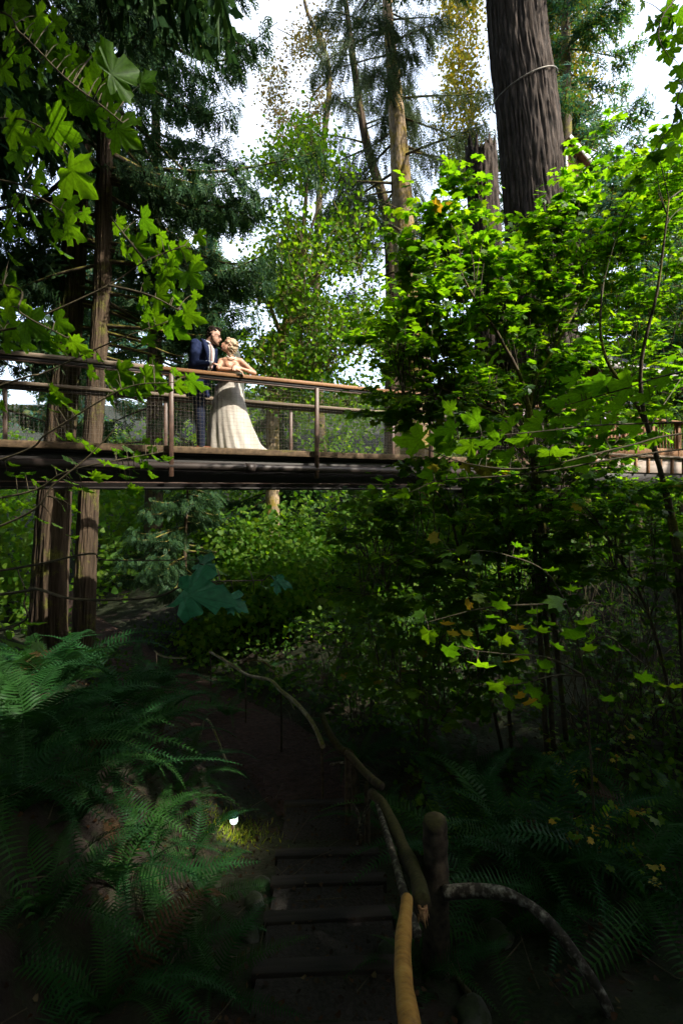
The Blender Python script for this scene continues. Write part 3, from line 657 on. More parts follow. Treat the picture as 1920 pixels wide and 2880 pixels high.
conifer('cedar_tree', 'slimmer right cedar of the pair standing behind the left end of the bridge',
        tpath([(232, 1862), (248, 1440), (270, 1100), (288, 800), (296, 400), (302, 0)], 10.4, top=(.2, .2, 7)), [.20, .175, .16, .15, .13, .11, .04], (2.0, 17), 70, lambda z: np.interp(z, [0, 3, 5, 7.5, 12, 17], [1.4, 2.6, 3.4, 3.9, 3.3, .6]), seed=22, flare=.14, sprays=58, ssz=(.19, .41), split=True, az=az_right, bare=lambda z: np.interp(z, [1, 4.2, 5], [.9, .55, .08]), depth=.04, trunk_n=90, trunk_m=220, fu=8, fz=.8)
# more cedars filling the left and behind
for (px, Y, rad, lab, sd, zb) in ((-120, 14.0, .34, 'shadowy cedar at the left edge behind the cedar pair', 31, 1.5), (430, 17.0, .30, 'drooping cedar standing behind the couple', 32, 1.0)):
    p0 = GZ(at(px, 1600, Y)); conifer('cedar_tree', lab, [p0, p0 + np.array([.1, 0, 9]), p0 + np.array([.1, 0, 21])], [rad, rad * .7, .05], (zb, 17), 62, lambda z: np.interp(z, [0, 4, 9, 17], [2.6, 3.6, 3.4, .6]), seed=sd, flare=.3, lite=True, sprays=44, ssz=(.26, .46), trunk_m=60, trunk_n=30, bare=lambda z: np.interp(z, [0, 3, 5], [.3, .3, .1]))
# low hemlock below the bridge, in front of the undergrowth
p0 = GZ(at(520, 1700, 12.5)); conifer('hemlock_tree', 'young hemlock with feathery boughs under the bridge beside the cedar pair', [p0, p0 + np.array([0, 0, 2.2]), p0 + np.array([.1, 0, 4.2])], [.07, .05, .015], (p0[2] + 1.1, p0[2] + 4.1), 38, lambda z: np.interp(z, [p0[2] + .9, p0[2] + 2, p0[2] + 4.2], [1.7, 1.9, .5]), seed=41, sprays=70, ssz=(.16, .28), trunk_n=12, trunk_m=30, depth=.006, hang=.5)
p1 = GZ(at(760, 1650, 15.5)); conifer('hemlock_tree', 'small hemlock in the clearing right of the bride under the rail', [p1, p1 + np.array([0, 0, 2.6]), p1 + np.array([.1, 0, 5.6])], [.09, .06, .015], (p1[2] + 1.4, p1[2] + 5.4), 44, lambda z: np.interp(z, [p1[2] + .9, p1[2] + 2, p1[2] + 5.6], [1.6, 1.8, .4]), seed=42, sprays=55, ssz=(.18, .32), trunk_n=12, trunk_m=30, depth=.006, hang=.6)

# spruce in the middle
conifer('spruce_tree', 'tall mossy spruce trunk catching sun in the centre top', tpath([(1175, 1300), (1160, 920), (1138, 700), (1122, 420), (1105, 200), (1088, 0)], 17.0, top=(-.3, 0, 7)), [.56, .49, .38, .28, .20, .14, .04], (5.2, 22), 66, lambda z: np.interp(z, [5, 8, 11, 16, 22], [2.6, 3.3, 3.5, 2.7, .5]), 'spruce', 51, 'mossy_bark', .035, 60, 160, 70, (.3, .6), bare=lambda z: np.interp(z, [5.2, 8.5, 10.5, 12], [.86, .72, .35, .1]), up=-.1, hang=1.3, fu=9, fz=2.2, split=True)
conifer('spruce_tree', 'leaning mossy second trunk just left behind the sunlit spruce', tpath([(1105, 1300), (1105, 900), (1090, 620), (1030, 400), (990, 150)], 19.5, top=(-.6, 0, 5)), [.36, .28, .20, .15, .11, .04], (9, 20), 30, lambda z: np.interp(z, [8, 12, 20], [2.6, 2.8, .6]), 'spruce', 52, 'cedar_bark', .03, 40, 90, 55, (.3, .6), bare=lambda z: np.interp(z, [9, 12], [.6, .15]), up=-.1, hang=1.3, split=True)
# mossy maple right of the couple
YM = 14.0
mp = tpath([(765, 1330), (768, 1150), (778, 1040), (802, 920), (832, 800), (852, 650), (866, 480)], YM)
limbs = [[at(776, 1050, YM), at(820, 990, YM - .3), at(872, 965, YM - .6), at(1015, 1000, YM - 1.2)], [at(774, 1075, YM), at(860, 1040, YM + .3), at(990, 990, YM + .8)], [at(802, 915, YM), at(870, 885, YM + .4), at(985, 878, YM + 1)],
         [at(795, 950, YM), at(760, 860, YM - .5), at(742, 740, YM - 1)], [at(815, 860, YM), at(880, 790, YM - .6), at(930, 690, YM - 1)], [at(840, 760, YM), at(870, 660, YM + .6), at(900, 560, YM + .8)]]
pts = sample_poly([(690, 520), (770, 420), (870, 330), (960, 480), (1040, 620), (1060, 860), (1130, 960), (1090, 1130), (960, 1160), (720, 1130), (690, 820)], 1500, 12.2, 16.5, 90, 3)
broadleaf('maple_tree', 'mossy spreading maple with bright green leaves right behind the couple', mp, [.20, .17, .15, .12, .09, .06, .03], limbs, pts, (.12, .18), per=10, spread=.34, seed=5, lr=.075)
# golden and browning trees high behind
q0 = GZ(at(1440, 1500, 27)); pts = np.concatenate([sample_poly([(1250, -80), (1345, -80), (1345, 420), (1300, 520), (1240, 480)], 420, 25, 29), sample_poly([(1500, -80), (1640, -60), (1660, 140), (1640, 300), (1600, 460), (1540, 520)], 480, 25, 29)])
broadleaf('cottonwood_tree', 'tall cottonwood turning gold behind the huge fir', [q0, at(1440, 900, 27), at(1440, 300, 27), at(1440, -100, 27)], [.4, .34, .25, .1], [[at(1440, 600, 27), at(1330, 400, 27), at(1290, 100, 27)], [at(1440, 620, 27), at(1560, 400, 27), at(1590, 60, 27)]], pts, (.15, .24), mt='gold', per=14, spread=.38, seed=6)
q1 = GZ(at(905, 1500, 25)); pts = sample_poly([(730, -80), (940, -80), (930, 260), (880, 470), (780, 480), (745, 250)], 420, 23.5, 27, 70, 5)
broadleaf('alder_tree', 'thin alder with sparse browning leaves against the white sky', [q1, at(890, 900, 25), at(900, 500, 25), at(925, 200, 25), at(860, 20, 25), at(840, -150, 25)], [.24, .2, .15, .12, .08, .04], [[at(922, 190, 25), at(870, 130, 25), at(780, 80, 25)], [at(915, 230, 25), at(880, 270, 25), at(862, 340, 25)]], pts, (.13, .20), 'limb', 'brown_leaf', 9, .36, seed=7)
# conifers against the sky on the right
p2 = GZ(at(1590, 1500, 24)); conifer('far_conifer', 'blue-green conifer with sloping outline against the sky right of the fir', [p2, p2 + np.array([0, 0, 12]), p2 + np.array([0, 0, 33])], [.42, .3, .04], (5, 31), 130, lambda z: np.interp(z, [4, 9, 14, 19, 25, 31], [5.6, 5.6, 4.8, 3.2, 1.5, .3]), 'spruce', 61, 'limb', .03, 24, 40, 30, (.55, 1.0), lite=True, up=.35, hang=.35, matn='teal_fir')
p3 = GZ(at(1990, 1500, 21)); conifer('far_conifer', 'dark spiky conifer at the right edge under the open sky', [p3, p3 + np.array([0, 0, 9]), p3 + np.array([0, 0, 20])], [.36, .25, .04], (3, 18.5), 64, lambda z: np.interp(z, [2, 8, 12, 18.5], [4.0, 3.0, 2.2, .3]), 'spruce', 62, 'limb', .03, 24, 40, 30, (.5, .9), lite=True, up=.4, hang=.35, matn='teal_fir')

# ------------------------------------------------------------------ vine maples on the right
def stem_px(pts): 
    P = [at(*p) for p in pts]; P[0] = GZ(P[0]); return P
s1 = [stem_px([(1560, 2000, 6.0), (1520, 1560, 5.8), (1488, 1150, 5.5), (1405, 950, 5.3), (1340, 850, 5.2), (1270, 720, 5.1)]), stem_px([(1600, 2000, 6.1), (1530, 1500, 5.8), (1488, 1150, 5.5), (1570, 960, 5.7), (1640, 800, 5.9), (1600, 620, 6.0)]), stem_px([(1540, 2000, 6.0), (1500, 1500, 5.7), (1480, 1230, 5.5), (1300, 1120, 5.2), (1120, 1040, 5.0)])]
cl = np.concatenate([sample_poly([(1060, 980), (1120, 850), (1170, 700), (1190, 600), (1250, 545), (1330, 610), (1380, 700), (1440, 720), (1500, 640), (1590, 560), (1620, 450), (1680, 520), (1700, 700), (1640, 900), (1590, 1130), (1500, 1160), (1300, 1200), (1120, 1160)], 320, 0, .5, yf=lambda x: 4.7 + (x - 1050) / 870 * 1.6), sample_poly([(1130, 990), (1500, 980), (1820, 990), (1800, 1230), (1500, 1320), (1180, 1290)], 60, .2, .9, yf=lambda x: 4.7 + (x - 1050) / 870 * 1.6), sample_poly([(1560, 1200), (1760, 1200), (1760, 1360), (1560, 1360)], 22, 5.4, 6.2)])
shrub('vine_maple', 'large sunlit vine maple in front of the huge fir, bright green', 'tree', s1, cl, 27, (.10, .145), .56, .14, .36, .01, 300, .032, face=.25)
s2 = [stem_px([(2010, 2050, 5.2), (1900, 1500, 5.0), (1800, 1100, 4.9), (1850, 800, 4.8), (1880, 560, 4.8)]), stem_px([(1990, 2050, 5.3), (1850, 1300, 5.0), (1700, 1000, 5.2), (1690, 800, 5.2)])]
cl = np.concatenate([sample_poly([(1650, 900), (1690, 640), (1770, 600), (1860, 430), (2060, 380), (2060, 1180), (1640, 1180)], 135, 0, .5, yf=lambda x: 5.7 + (x - 1640) / 400 * .6), sample_poly([(1720, 520), (1920, 380), (2000, 360), (2000, 620), (1800, 650)], 18, 5.0, 5.8)])
shrub('vine_maple', 'tall shaded vine maple along the right edge below the open sky', 'tree', s2, cl, 26, (.095, .14), .52, .14, .34, .02, 300, .03, face=.25)
s3 = [stem_px([(1420, 2000, 6.4), (1310, 1640, 6.0), (1240, 1400, 5.7), (1100, 1330, 5.6)]), stem_px([(1440, 2000, 6.4), (1400, 1550, 6.0), (1420, 1380, 5.8), (1600, 1340, 5.8)])]
cl = sample_poly([(960, 1480), (1040, 1370), (1150, 1330), (1400, 1290), (1640, 1310), (1640, 1560), (1500, 1700), (1250, 1720), (1020, 1700)], 200, 0, .8, yf=lambda x: 4.9 + (x - 950) / 970 * 1.0)
shrub('vine_maple', 'shaded vine maple with flat leaf layers right below the bridge', 'tree', s3, cl, 26, (.095, .14), .44, .12, .28, .01, 300, .026, face=.15)
s4 = [stem_px([(1920, 2100, 5.8), (1830, 1750, 5.5), (1700, 1500, 5.2), (1640, 1420, 5.0)]), stem_px([(1930, 2100, 5.8), (1900, 1600, 5.3), (1880, 1440, 5.2)])]
cl = sample_poly([(1600, 1400), (1800, 1360), (2040, 1330), (2040, 1640), (1850, 1660), (1640, 1600)], 120, 5.0, 5.9)
shrub('vine_maple', 'dark vine maple under the treehouse deck at the right edge', 'tree', s4, cl, 22, (.09, .13), .42, .12, .28, .02, 240, .022, face=.15)
s5 = [stem_px([(1180, 2130, 6.3), (1170, 1900, 6.3), (1120, 1760, 6.2)]), stem_px([(1180, 2130, 6.3), (1220, 1850, 6.2), (1300, 1740, 6.0)])]
cl = sample_poly([(1010, 1700), (1400, 1690), (1480, 1800), (1440, 1960), (1280, 2010), (1120, 1980), (1040, 1850)], 130, 5.4, 6.8)
shrub('vine_maple', 'low dim vine maple bush right of the far handrail', 'bush', s5, cl, 15, (.10, .14), .36, .14, .3, .02, 200, .016, face=.2)

s6 = [stem_px([(1720, 2180, 6.4), (1690, 1950, 6.3), (1640, 1800, 6.2)]), stem_px([(1720, 2180, 6.4), (1790, 1950, 6.3), (1850, 1800, 6.2)])]
cl = sample_poly([(1480, 1760), (1700, 1680), (1960, 1690), (1980, 2080), (1800, 2150), (1560, 2140), (1470, 1980)], 130, 5.4, 7.0)
shrub('berry_bush', 'dim leafy bush among the bare stems at right below the treehouse', 'bush', s6, cl, 12, (.07, .11), .34, .2, .4, .03, 120, .012, face=.2, mt=M['under'])
s7 = [stem_px([(1000, 2060, 7.6), (1000, 1900, 7.6), (960, 1780, 7.6)]), stem_px([(1000, 2060, 7.6), (1060, 1860, 7.5), (1120, 1780, 7.4)])]
cl = sample_poly([(860, 1740), (1000, 1690), (1150, 1760), (1180, 2000), (1060, 2060), (900, 1960)], 95, 7.0, 8.4)
shrub('berry_bush', 'dark leafy bush behind the bend of the handrail', 'bush', s7, cl, 12, (.07, .11), .34, .2, .4, .02, 120, .012, face=.2, mt=M['under'])

# explicit maple leaf twigs: list of (px, py, width px, tip angle, roll, yellow)
def leaf_frame(a, roll, tipback=.15, below=True):
    a = math.radians(a); T = np.array([math.cos(a), tipback, math.sin(a)]); T /= np.linalg.norm(T)
    Nv = np.array([0, -1.0, 0]); Nv = Nv - T * np.dot(Nv, T); Nv /= np.linalg.norm(Nv); Bv = np.cross(T, Nv); r_ = math.radians(roll); Nn = Nv * math.cos(r_) + Bv * math.sin(r_)
    if below and Nn[2] > 0: Nn = Nv * math.cos(r_) - Bv * math.sin(r_)      # leaves lie flat: seen from beneath above eye level, from above below it
    return frames(T[None], Nn[None])[0]
def leafy_branches(root, base, polys, leaves, real=.22, ylim=(1.45, 3.6), mes=None, ymes=None, stem_r=.0048, width=1.8, jitter=9, dup=.26):
    objs, pls = [], []
    extra = []
    for (px, py, wpx, a, roll, yl) in leaves:
        for _ in range(2):
            if rng.random() < dup: t_ = rng.uniform(0, 6.283); d_ = rng.uniform(.5, 1.0) * wpx; extra.append((px + d_ * math.cos(t_), py + d_ * math.sin(t_) * .8, max(30, wpx * rng.uniform(.5, .8)), a + rng.normal() * 30, roll, yl and rng.random() < .4))
    leaves = list(leaves) + [e for e in extra if not (500 < e[0] < 800 and 880 < e[1] < 1290)]
    for pl in polys:
        P3 = spline([at(*p) for p in pl], 40); pls.append(P3); b = MB(); r0 = np.linspace(stem_r * 1.5, stem_r * .5, 40); b.tube(P3 - base, r0, 6, True, .1); objs.append([b, P3])
    lv = []
    for (px, py, wpx, a, roll, yl) in leaves:
        Y = float(np.clip(F * real / wpx, *ylim)); p = at(px, py, Y); best = None
        for bi, (b, P3) in enumerate(objs):
            q = np.stack([CX + P3[:, 0] / P3[:, 1] * F, HZ - P3[:, 2] / P3[:, 1] * F], -1); d = np.hypot(q[:, 0] - px, q[:, 1] - py); k = int(np.argmin(d))
            if best is None or d[k] < best[0]: best = (d[k], bi, k)
        _, bi, k = best; b, P3 = objs[bi]; Y = lerp(Y, P3[k][1], .55); p = at(px, py, Y); S = 1.08 * wpx * Y / F / width
        q = P3[k]; s = spline([q - base, (q + p) / 2 + np.array([0, 0, .015]) - base, p - base], 7); b.tube(s, np.linspace(.0028, .0016, 7), 4, False)
        lv.append((bi, p, a + rng.normal() * jitter, roll + rng.normal() * jitter, S, yl))
    parts = [link('branch', b.mesh('branch', True), M['twig'], root) for b, _ in objs]
    for bi, p, a, roll, S, yl in lv:
        k = rng.integers(len(mes)); o = link('leaf', (ymes if yl else mes)[k], None, parts[bi]); set_obj_matrix(o, leaf_frame(a, roll, rng.uniform(-.1, .45), p[2] > -.05), p - base, S)
    return root
LL = """305 212 150 40 15|282 215 100 140 45|298 233 115 -45 25|308 302 62 -65 20|350 330 50 -70 15|326 359 115 -35 25|245 282 95 200 45|215 250 85 150 50|265 318 90 -65 40|190 190 85 -40 55|240 215 95 -50 55
100 85 75 -40 30|106 45 80 -25 30|135 82 75 -70 35|12 30 90 -50 30|135 143 90 -35 35|65 150 65 -60 35|25 102 70 -70 40|40 20 70 20 30|150 60 60 -10 40|170 120 75 -30 50|205 150 70 -45 50|75 60 60 -80 40|60 210 70 -60 45|230 190 80 30 50|5 190 80 -70 40|110 190 70 -80 45
143 345 135 -30 55|29 351 115 -30 45|98 367 105 -40 55|151 405 60 -40 60|196 470 155 -45 50|53 425 90 -95 40|110 473 75 -70 50|180 440 70 -60 50|20 300 90 -60 50|250 265 60 -90 40
151 570 80 -30 50|188 565 80 -50 45|233 595 62 -60 40|190 625 115 -45 45|85 578 105 -50 60|150 640 75 -35 55|150 690 85 -50 60|126 610 62 -40 50|40 560 70 -50 50|60 640 70 -60 50|15 640 70 -40 55|30 720 60 -50 60|95 520 60 -30 50
330 622 75 -60 45|400 612 95 -45 40|450 660 75 -50 50|345 680 90 -60 50|375 690 95 -20 40|470 690 75 -30 55|505 698 75 -45 30|530 762 95 -40 22|440 735 65 -50 45|390 735 65 -60 45|455 770 80 -50 38|440 828 88 -30 40|520 878 100 -25 38|490 835 64 -50 55|400 835 58 -50 55|430 890 74 -20 50|475 912 105 -45 58|462 925 48 -60 70|415 945 58 -70 40|545 730 60 -20 50|480 740 60 -80 45|410 875 60 -60 55|360 640 60 -100 40
75 902 120 -25 30|20 835 115 -40 35|15 870 80 -60 45|122 968 75 -30 60|200 958 100 -20 58|12 962 66 -30 45|60 955 80 -30 50|160 940 60 -40 60|30 910 90 -80 40|225 985 60 -40 60|5 790 80 -60 50
330 1038 95 -30 30|405 1058 95 -20 30|435 1030 62 -60 30|335 1082 74 -60 40|530 1066 100 -25 60|495 1084 74 -35 58|485 1040 54 -50 58|250 1040 62 -40 58|150 1098 95 -30 58|140 1126 60 -30 60|372 1075 80 -40 35|450 1085 60 -30 45|385 1100 60 -80 45|300 1075 60 -50 60|310 1110 60 -70 50|5 1130 50 -60 60
185 1140 80 -35 78|143 1152 42 -30 78|160 1223 48 -40 78|240 1252 76 -35 76|320 1268 64 -30 78|188 1285 60 -40 73|290 1300 125 -30 70|260 1335 84 -10 64|375 1280 64 -20 64|433 1281 56 -20 70|420 1330 44 -35 74|24 1302 44 -30 70|94 1355 54 -20 66|127 1345 50 -30 70|188 1351 50 -30 72|340 1335 70 -20 70|70 1330 50 -15 72|150 1310 46 -40 72|45 1340 50 0 70|220 1330 50 -30 74|400 1300 60 -30 68|350 1255 50 -30 76|460 1290 46 -10 72
5 1420 66 -30 40|55 1412 70 -20 74|106 1458 56 -30 66|155 1473 44 -20 74|196 1506 44 -20 66|204 1424 44 -40 70|30 1460 50 -40 60|160 1390 46 -40 66|235 1375 50 -30 66
698 1606 48 -20 72|735 1645 46 -20 74|60 1750 95 -12 66|20 1800 100 -30 55|340 1672 44 0 75|660 1700 70 -60 70|610 1600 60 -40 60"""
lv = [tuple(float(v) for v in e.split()) + (False,) for ln in LL.split('\n') for e in ln.split('|')]
lv = [l[:5] + (False,) for l in lv]
polys = [[(-700, -40, 3.2), (-60, 20, 2.9), (60, 95, 2.6), (180, 215, 2.35), (290, 300, 2.2), (345, 345, 2.2)], [(-700, 300, 3.2), (-60, 330, 2.9), (90, 345, 2.6), (200, 440, 2.4)], [(-700, 420, 3.4), (-40, 500, 3.0), (80, 540, 2.8), (180, 600, 2.8), (215, 660, 2.8)],
         [(-700, 1010, 3.2), (0, 930, 2.8), (114, 890, 2.7), (306, 802, 2.7), (408, 735, 2.7), (520, 690, 2.8)], [(-700, 830, 3.2), (-20, 800, 2.7), (60, 880, 2.5), (190, 950, 2.5)], [(306, 802, 2.7), (420, 830, 2.7), (500, 870, 2.8)], [(408, 733, 2.7), (350, 660, 2.7), (310, 610, 2.7)],
         [(-700, 1500, 3.2), (0, 1294, 2.9), (139, 1216, 2.8), (347, 1094, 2.7), (490, 1075, 2.7)], [(-700, 1330, 3.2), (0, 1085, 3.0), (120, 1050, 3.0), (230, 1000, 3.0), (345, 950, 3.0), (470, 905, 3.0)], [(-700, 1700, 3.2), (0, 1480, 2.8), (155, 1360, 2.7), (253, 1280, 2.7), (330, 1200, 2.7)], [(-700, 1460, 3.2), (0, 1400, 3.0), (180, 1330, 2.9), (300, 1300, 2.8), (460, 1270, 2.9)],
         [(-700, 1750, 2.6), (0, 1672, 2.0), (92, 1655, 1.9), (214, 1685, 1.8), (430, 1680, 1.7), (545, 1640, 1.7), (740, 1632, 1.9)], [(-700, 1700, 2.9), (0, 1605, 2.6), (245, 1558, 2.4), (300, 1575, 2.4), (560, 1575, 2.3)], [(-700, 1900, 2.9), (-20, 1780, 2.4), (70, 1690, 2.3), (50, 1600, 2.3)]]
mb = np.array([-3.9, 3.1, gz(-3.9, 3.1) - .1]); mt_ = thing('maple_tree', 'bigleaf maple reaching its big-lobed leaves in from the left edge', 'tree', mb)
V, Q_, P_, R_ = trunk_mesh([mb, mb + np.array([.05, .0, 3]), mb + np.array([-.1, .2, 8])], [.15, .12, .07], 24, 60, .012, 5, 2, 3, .4); link('trunk', mesh_from('trunk', V - mb, [Q_], True), M['limb'], mt_)
leafy_branches(mt_, mb, polys, lv, mes=big_me, ymes=big_y_me)
n = 5200; x = rng.uniform(-9.5, 2.2, n * 2); y = rng.uniform(-7, 5.6, n * 2); z = 5.8 + 3.6 * rng.random(n * 2) - .05 * ((x + 3.9) ** 2 + (y - 1) ** 2) * .3; k = z > y * 1.02 + .9; x, y, z = x[k][:n], y[k][:n], z[k][:n]; P_ = np.stack([x, y, z], -1); nn = len(P_)  # crown out of view overhead, added to shade the bank and steps
V, T = scatter(small_t[0], small_t[1], frames(rnd(nn) * [1, 1, .4], np.array([0, 0, 1]) + rng.normal(size=(nn, 3)) * .35), P_ - mb, rng.uniform(.26, .42, nn)); link('crown', mesh_from('crown', V, [T]), M['vine'], mt_, kind='stuff')
lb = MB()
for k in range(26):
    e = P_[rng.integers(nn)]; p = mb + np.array([-.05, .1, rng.uniform(4.5, 7.5)]); lb.tube(spline([p - mb, (p + e) / 2 + [0, 0, .5] - mb, e - mb], 10), np.linspace(.045, .012, 10), 5, False)
link('upper_branches', lb.mesh('upper_branches', True), M['limb'], mt_, kind='stuff')

for (px, py, Y, wpx, a_, roll) in ((515, 1672, 1.55, 250, -8, -70), (560, 1585, 1.9, 95, -28, -50), (772, 1634, 1.9, 90, -14, -66), (640, 1690, 1.6, 110, -25, -68)):
    br_ = min([c for c in mt_.children if c.name.startswith('branch')], key=lambda c: min((Vector(v.co) + Vector(mb) - Vector(at(px, py, Y))).length for v in list(c.data.vertices)[::6])); p_ = at(px, py, Y); o = link('leaf', big_sky_sheen_me[int(px) % 8], None, br_); set_obj_matrix(o, leaf_frame(a_, roll, .1, False), p_ - mb, wpx * Y / F / 1.8)
    q_ = min((Vector(v.co) for v in br_.data.vertices), key=lambda v: (v + Vector(mb) - Vector(p_)).length); bb_ = MB(); bb_.tube(spline([np.array(q_), (np.array(q_) + p_ - mb) / 2 + [0, 0, .02], p_ - mb], 6), .0018, 4, False); link('petiole', bb_.mesh('petiole'), M['twig'], br_)
LR = """1185 1235 125 195 62|1346 1190 85 170 66|1278 1205 100 190 64|1400 1240 110 185 64|1487 1228 100 190 66|1545 1262 115 -15 62|1590 1130 85 185 66|1640 1108 100 190 64|1700 1082 110 190 60|1770 1082 110 180 62|1664 1120 90 185 66|1825 1108 90 190 62|1520 1192 90 185 68|1640 1174 90 175 68|1695 1236 85 190 68|1364 1308 66 -60 40 1|1229 1312 44 180 60 1|1215 1328 62 195 55|1150 1382 70 190 58|1200 1370 56 -10 60|1254 1342 60 -30 60|1358 1290 56 180 76|1309 1303 46 -70 50 1|1266 1255 80 200 60|1250 1230 80 170 66|1440 1200 80 180 70|1560 1210 80 190 70|1750 1140 80 180 68|1870 1150 90 190 66|1880 1060 90 190 60|1720 1190 90 180 70|1800 1200 80 190 70|1600 1250 70 180 70|1440 1280 70 190 68|1520 1300 60 -20 66|1330 1250 90 190 64|1620 1070 70 180 66|1850 1230 90 180 68
1842 92 56 -60 35|1866 37 62 -80 35|1903 37 60 -60 35|1878 140 58 -80 35|1909 184 56 -70 40|1805 2 42 -90 40|1898 95 60 -50 35|1915 260 56 -80 40|1905 310 58 -90 40|1903 350 56 -70 40|1852 380 52 -80 45|1880 420 60 -60 45|1835 440 56 -80 45|1870 15 50 -30 40|1830 60 46 -100 40|1890 60 50 -120 40|1860 115 44 -40 40|1895 230 46 -100 40"""
lv = []
for ln in LR.split('\n'):
    for e in ln.split('|'):
        v = [float(x) for x in e.split()]; lv.append(tuple(v[:5]) + (len(v) > 5,))
polys = [[(2500, 1180, 3.6), (1960, 1215, 3.0), (1760, 1255, 2.9), (1500, 1315, 2.8), (1320, 1305, 2.7), (1180, 1255, 2.7)], [(2500, 1150, 3.6), (1960, 1185, 3.1), (1700, 1195, 3.0), (1500, 1215, 2.8), (1290, 1235, 2.8)], [(2500, 980, 3.6), (1960, 1040, 3.0), (1750, 1095, 2.9), (1590, 1140, 2.9)], [(2500, 1250, 3.6), (1960, 1260, 3.0), (1500, 1330, 2.9), (1250, 1350, 2.9), (1150, 1385, 2.9)],
         [(2500, -60, 4.4), (1980, -20, 3.9), (1880, 20, 3.7), (1850, 100, 3.7), (1880, 160, 3.7)], [(2500, 260, 4.4), (1980, 230, 3.9), (1915, 250, 3.7), (1890, 350, 3.7), (1850, 400, 3.7)]]
rb = np.array([4.6, 4.1, gz(4.6, 4.1) - .1]); rt_ = thing('maple_tree', 'bigleaf maple hanging leaves in from the right edge, over the treehouse deck and the sky', 'tree', rb)
V, Q_, P_, R_ = trunk_mesh([rb, rb + np.array([-.05, .0, 3]), rb + np.array([.3, -.2, 8])], [.16, .13, .07], 24, 60, .012, 5, 2, 3, .4); link('trunk', mesh_from('trunk', V - rb, [Q_], True), M['limb'], rt_)
lv = [(a_, b_, c_ * (1.05 if b_ > 900 else 1), d_, (e_ - 4 if b_ > 900 else e_), f_) for a_, b_, c_, d_, e_, f_ in lv]
leafy_branches(rt_, rb, polys, lv, mes=big_me, ymes=big_y_me, real=.23, ylim=(2.2, 4.0))
n = 620; x = rng.uniform(3.2, 4.7, n); y = rng.uniform(.2, 3.5, n); z = 3.25 + (x - 3.2) * .9 + rng.uniform(0, .55, n); P_ = np.stack([x, y, np.maximum(z, y * .97 + .25)], -1)  # unseen leaf slab, added to keep sun off the left ferns
V, T = scatter(small_t[0], small_t[1], frames(rnd(n) * [1, 1, .4], np.array([0, 0, 1]) + rng.normal(size=(n, 3)) * .35), P_ - rb, rng.uniform(.2, .34, n)); link('crown', mesh_from('crown', V, [T]), M['vine'], rt_, kind='stuff')
lb = MB()
for k in range(14):
    e = P_[rng.integers(n)]; p = rb + np.array([0, 0, rng.uniform(4.5, 6)]); lb.tube(spline([p - rb, (p + e) / 2 + [0, 0, .3] - rb, e - rb], 8), np.linspace(.03, .008, 8), 5, False)
link('upper_branches', lb.mesh('upper_branches', True), M['limb'], rt_, kind='stuff')
n = 420; x = rng.uniform(3.2, 4.7, n); y = rng.uniform(1.95, 3.5, n); P_ = np.stack([x, y, 2.35 + (x - 3.2) + rng.uniform(-.6, .6, n)], -1); P_ = P_[P_[:, 0] > P_[:, 1] * .80]; n = len(P_)  # second unseen leaf slab, added to stop sun patches on the left bank
V, T = scatter(small_t[0], small_t[1], frames(rnd(n) * [1, 1, .4], np.array([0, 0, 1]) + rng.normal(size=(n, 3)) * .4), P_ - rb, rng.uniform(.2, .32, n)); link('lower_shade_leaves', mesh_from('lower_shade_leaves', V, [T]), M['vine'], rt_, kind='stuff')

LD = """1578 1698 80 185 58|1358 1683 58 180 60|1401 1692 60 -40 48|1321 1694 44 -90 40 1|1190 1733 55 190 58|1185 1712 50 185 70|1205 1775 64 -100 40|1260 1820 66 -70 42|1361 1765 56 -30 55|1413 1790 60 -60 45|1450 1760 54 -20 52 1|1511 1766 64 -40 50|1540 1748 54 -20 62|1493 1715 54 -20 64|1609 1770 76 -70 42|1640 1742 76 -10 62|1340 1864 92 -20 58|1395 1920 66 -80 32|1440 1906 54 -60 40|1502 1932 66 -80 36|1511 1888 76 -15 58|1431 1858 62 -10 66 1|1483 1970 50 -30 45 1|1437 1968 54 -100 45|1310 1775 44 -60 45 1|1248 1748 54 -10 66 1|1327 1820 54 -10 66|1719 1818 60 -50 55|1805 1895 70 -60 50|1704 1958 50 -60 50|1878 1928 76 -30 58|1266 1556 66 190 66|1266 1586 56 185 72|1199 1595 52 180 74|1229 1512 50 185 60 1|1310 1800 50 -60 50|1270 1775 44 -30 60 1|1470 1830 50 -70 55|1560 1810 56 -40 60|1380 1730 50 -20 70|1310 1545 60 185 72|1420 1600 60 0 70|1460 1560 60 -10 72|1350 1575 56 180 74|1545 1600 56 -10 70|1600 1650 60 -10 72|1700 1700 56 0 74|1750 1760 50 -20 70|1410 1865 54 180 62|1285 1860 50 180 66"""
lv = []
for e in LD.split('|'):
    v = [float(x) for x in e.split()]; lv.append(tuple(v[:5]) + (len(v) > 5,))
db = np.array([1.95, 3.9, gz(1.95, 3.9) - .05]); dt = thing('maple_sapling', 'young maple with a few yellowing leaves hanging in the gloom right of the steps', 'tree', db)
polys = [[(1690, 2330, 3.9), (1640, 1900, 3.9), (1560, 1640, 3.8), (1420, 1560, 3.7), (1260, 1545, 3.6)], [(1590, 1700, 3.8), (1500, 1700, 3.6), (1360, 1710, 3.5), (1200, 1750, 3.5)], [(1640, 1900, 3.9), (1540, 1850, 3.6), (1430, 1840, 3.4), (1330, 1830, 3.4)], [(1640, 1900, 3.9), (1560, 1900, 3.7), (1480, 1920, 3.5), (1420, 1930, 3.4)], [(1625, 1850, 3.9), (1700, 1790, 3.9), (1800, 1860, 3.9), (1880, 1910, 3.9)], [(1600, 1740, 3.8), (1650, 1700, 3.8), (1760, 1720, 3.9)]]
polys[0][0] = (CX + db[0] / db[1] * F, HZ - db[2] / db[1] * F, db[1])
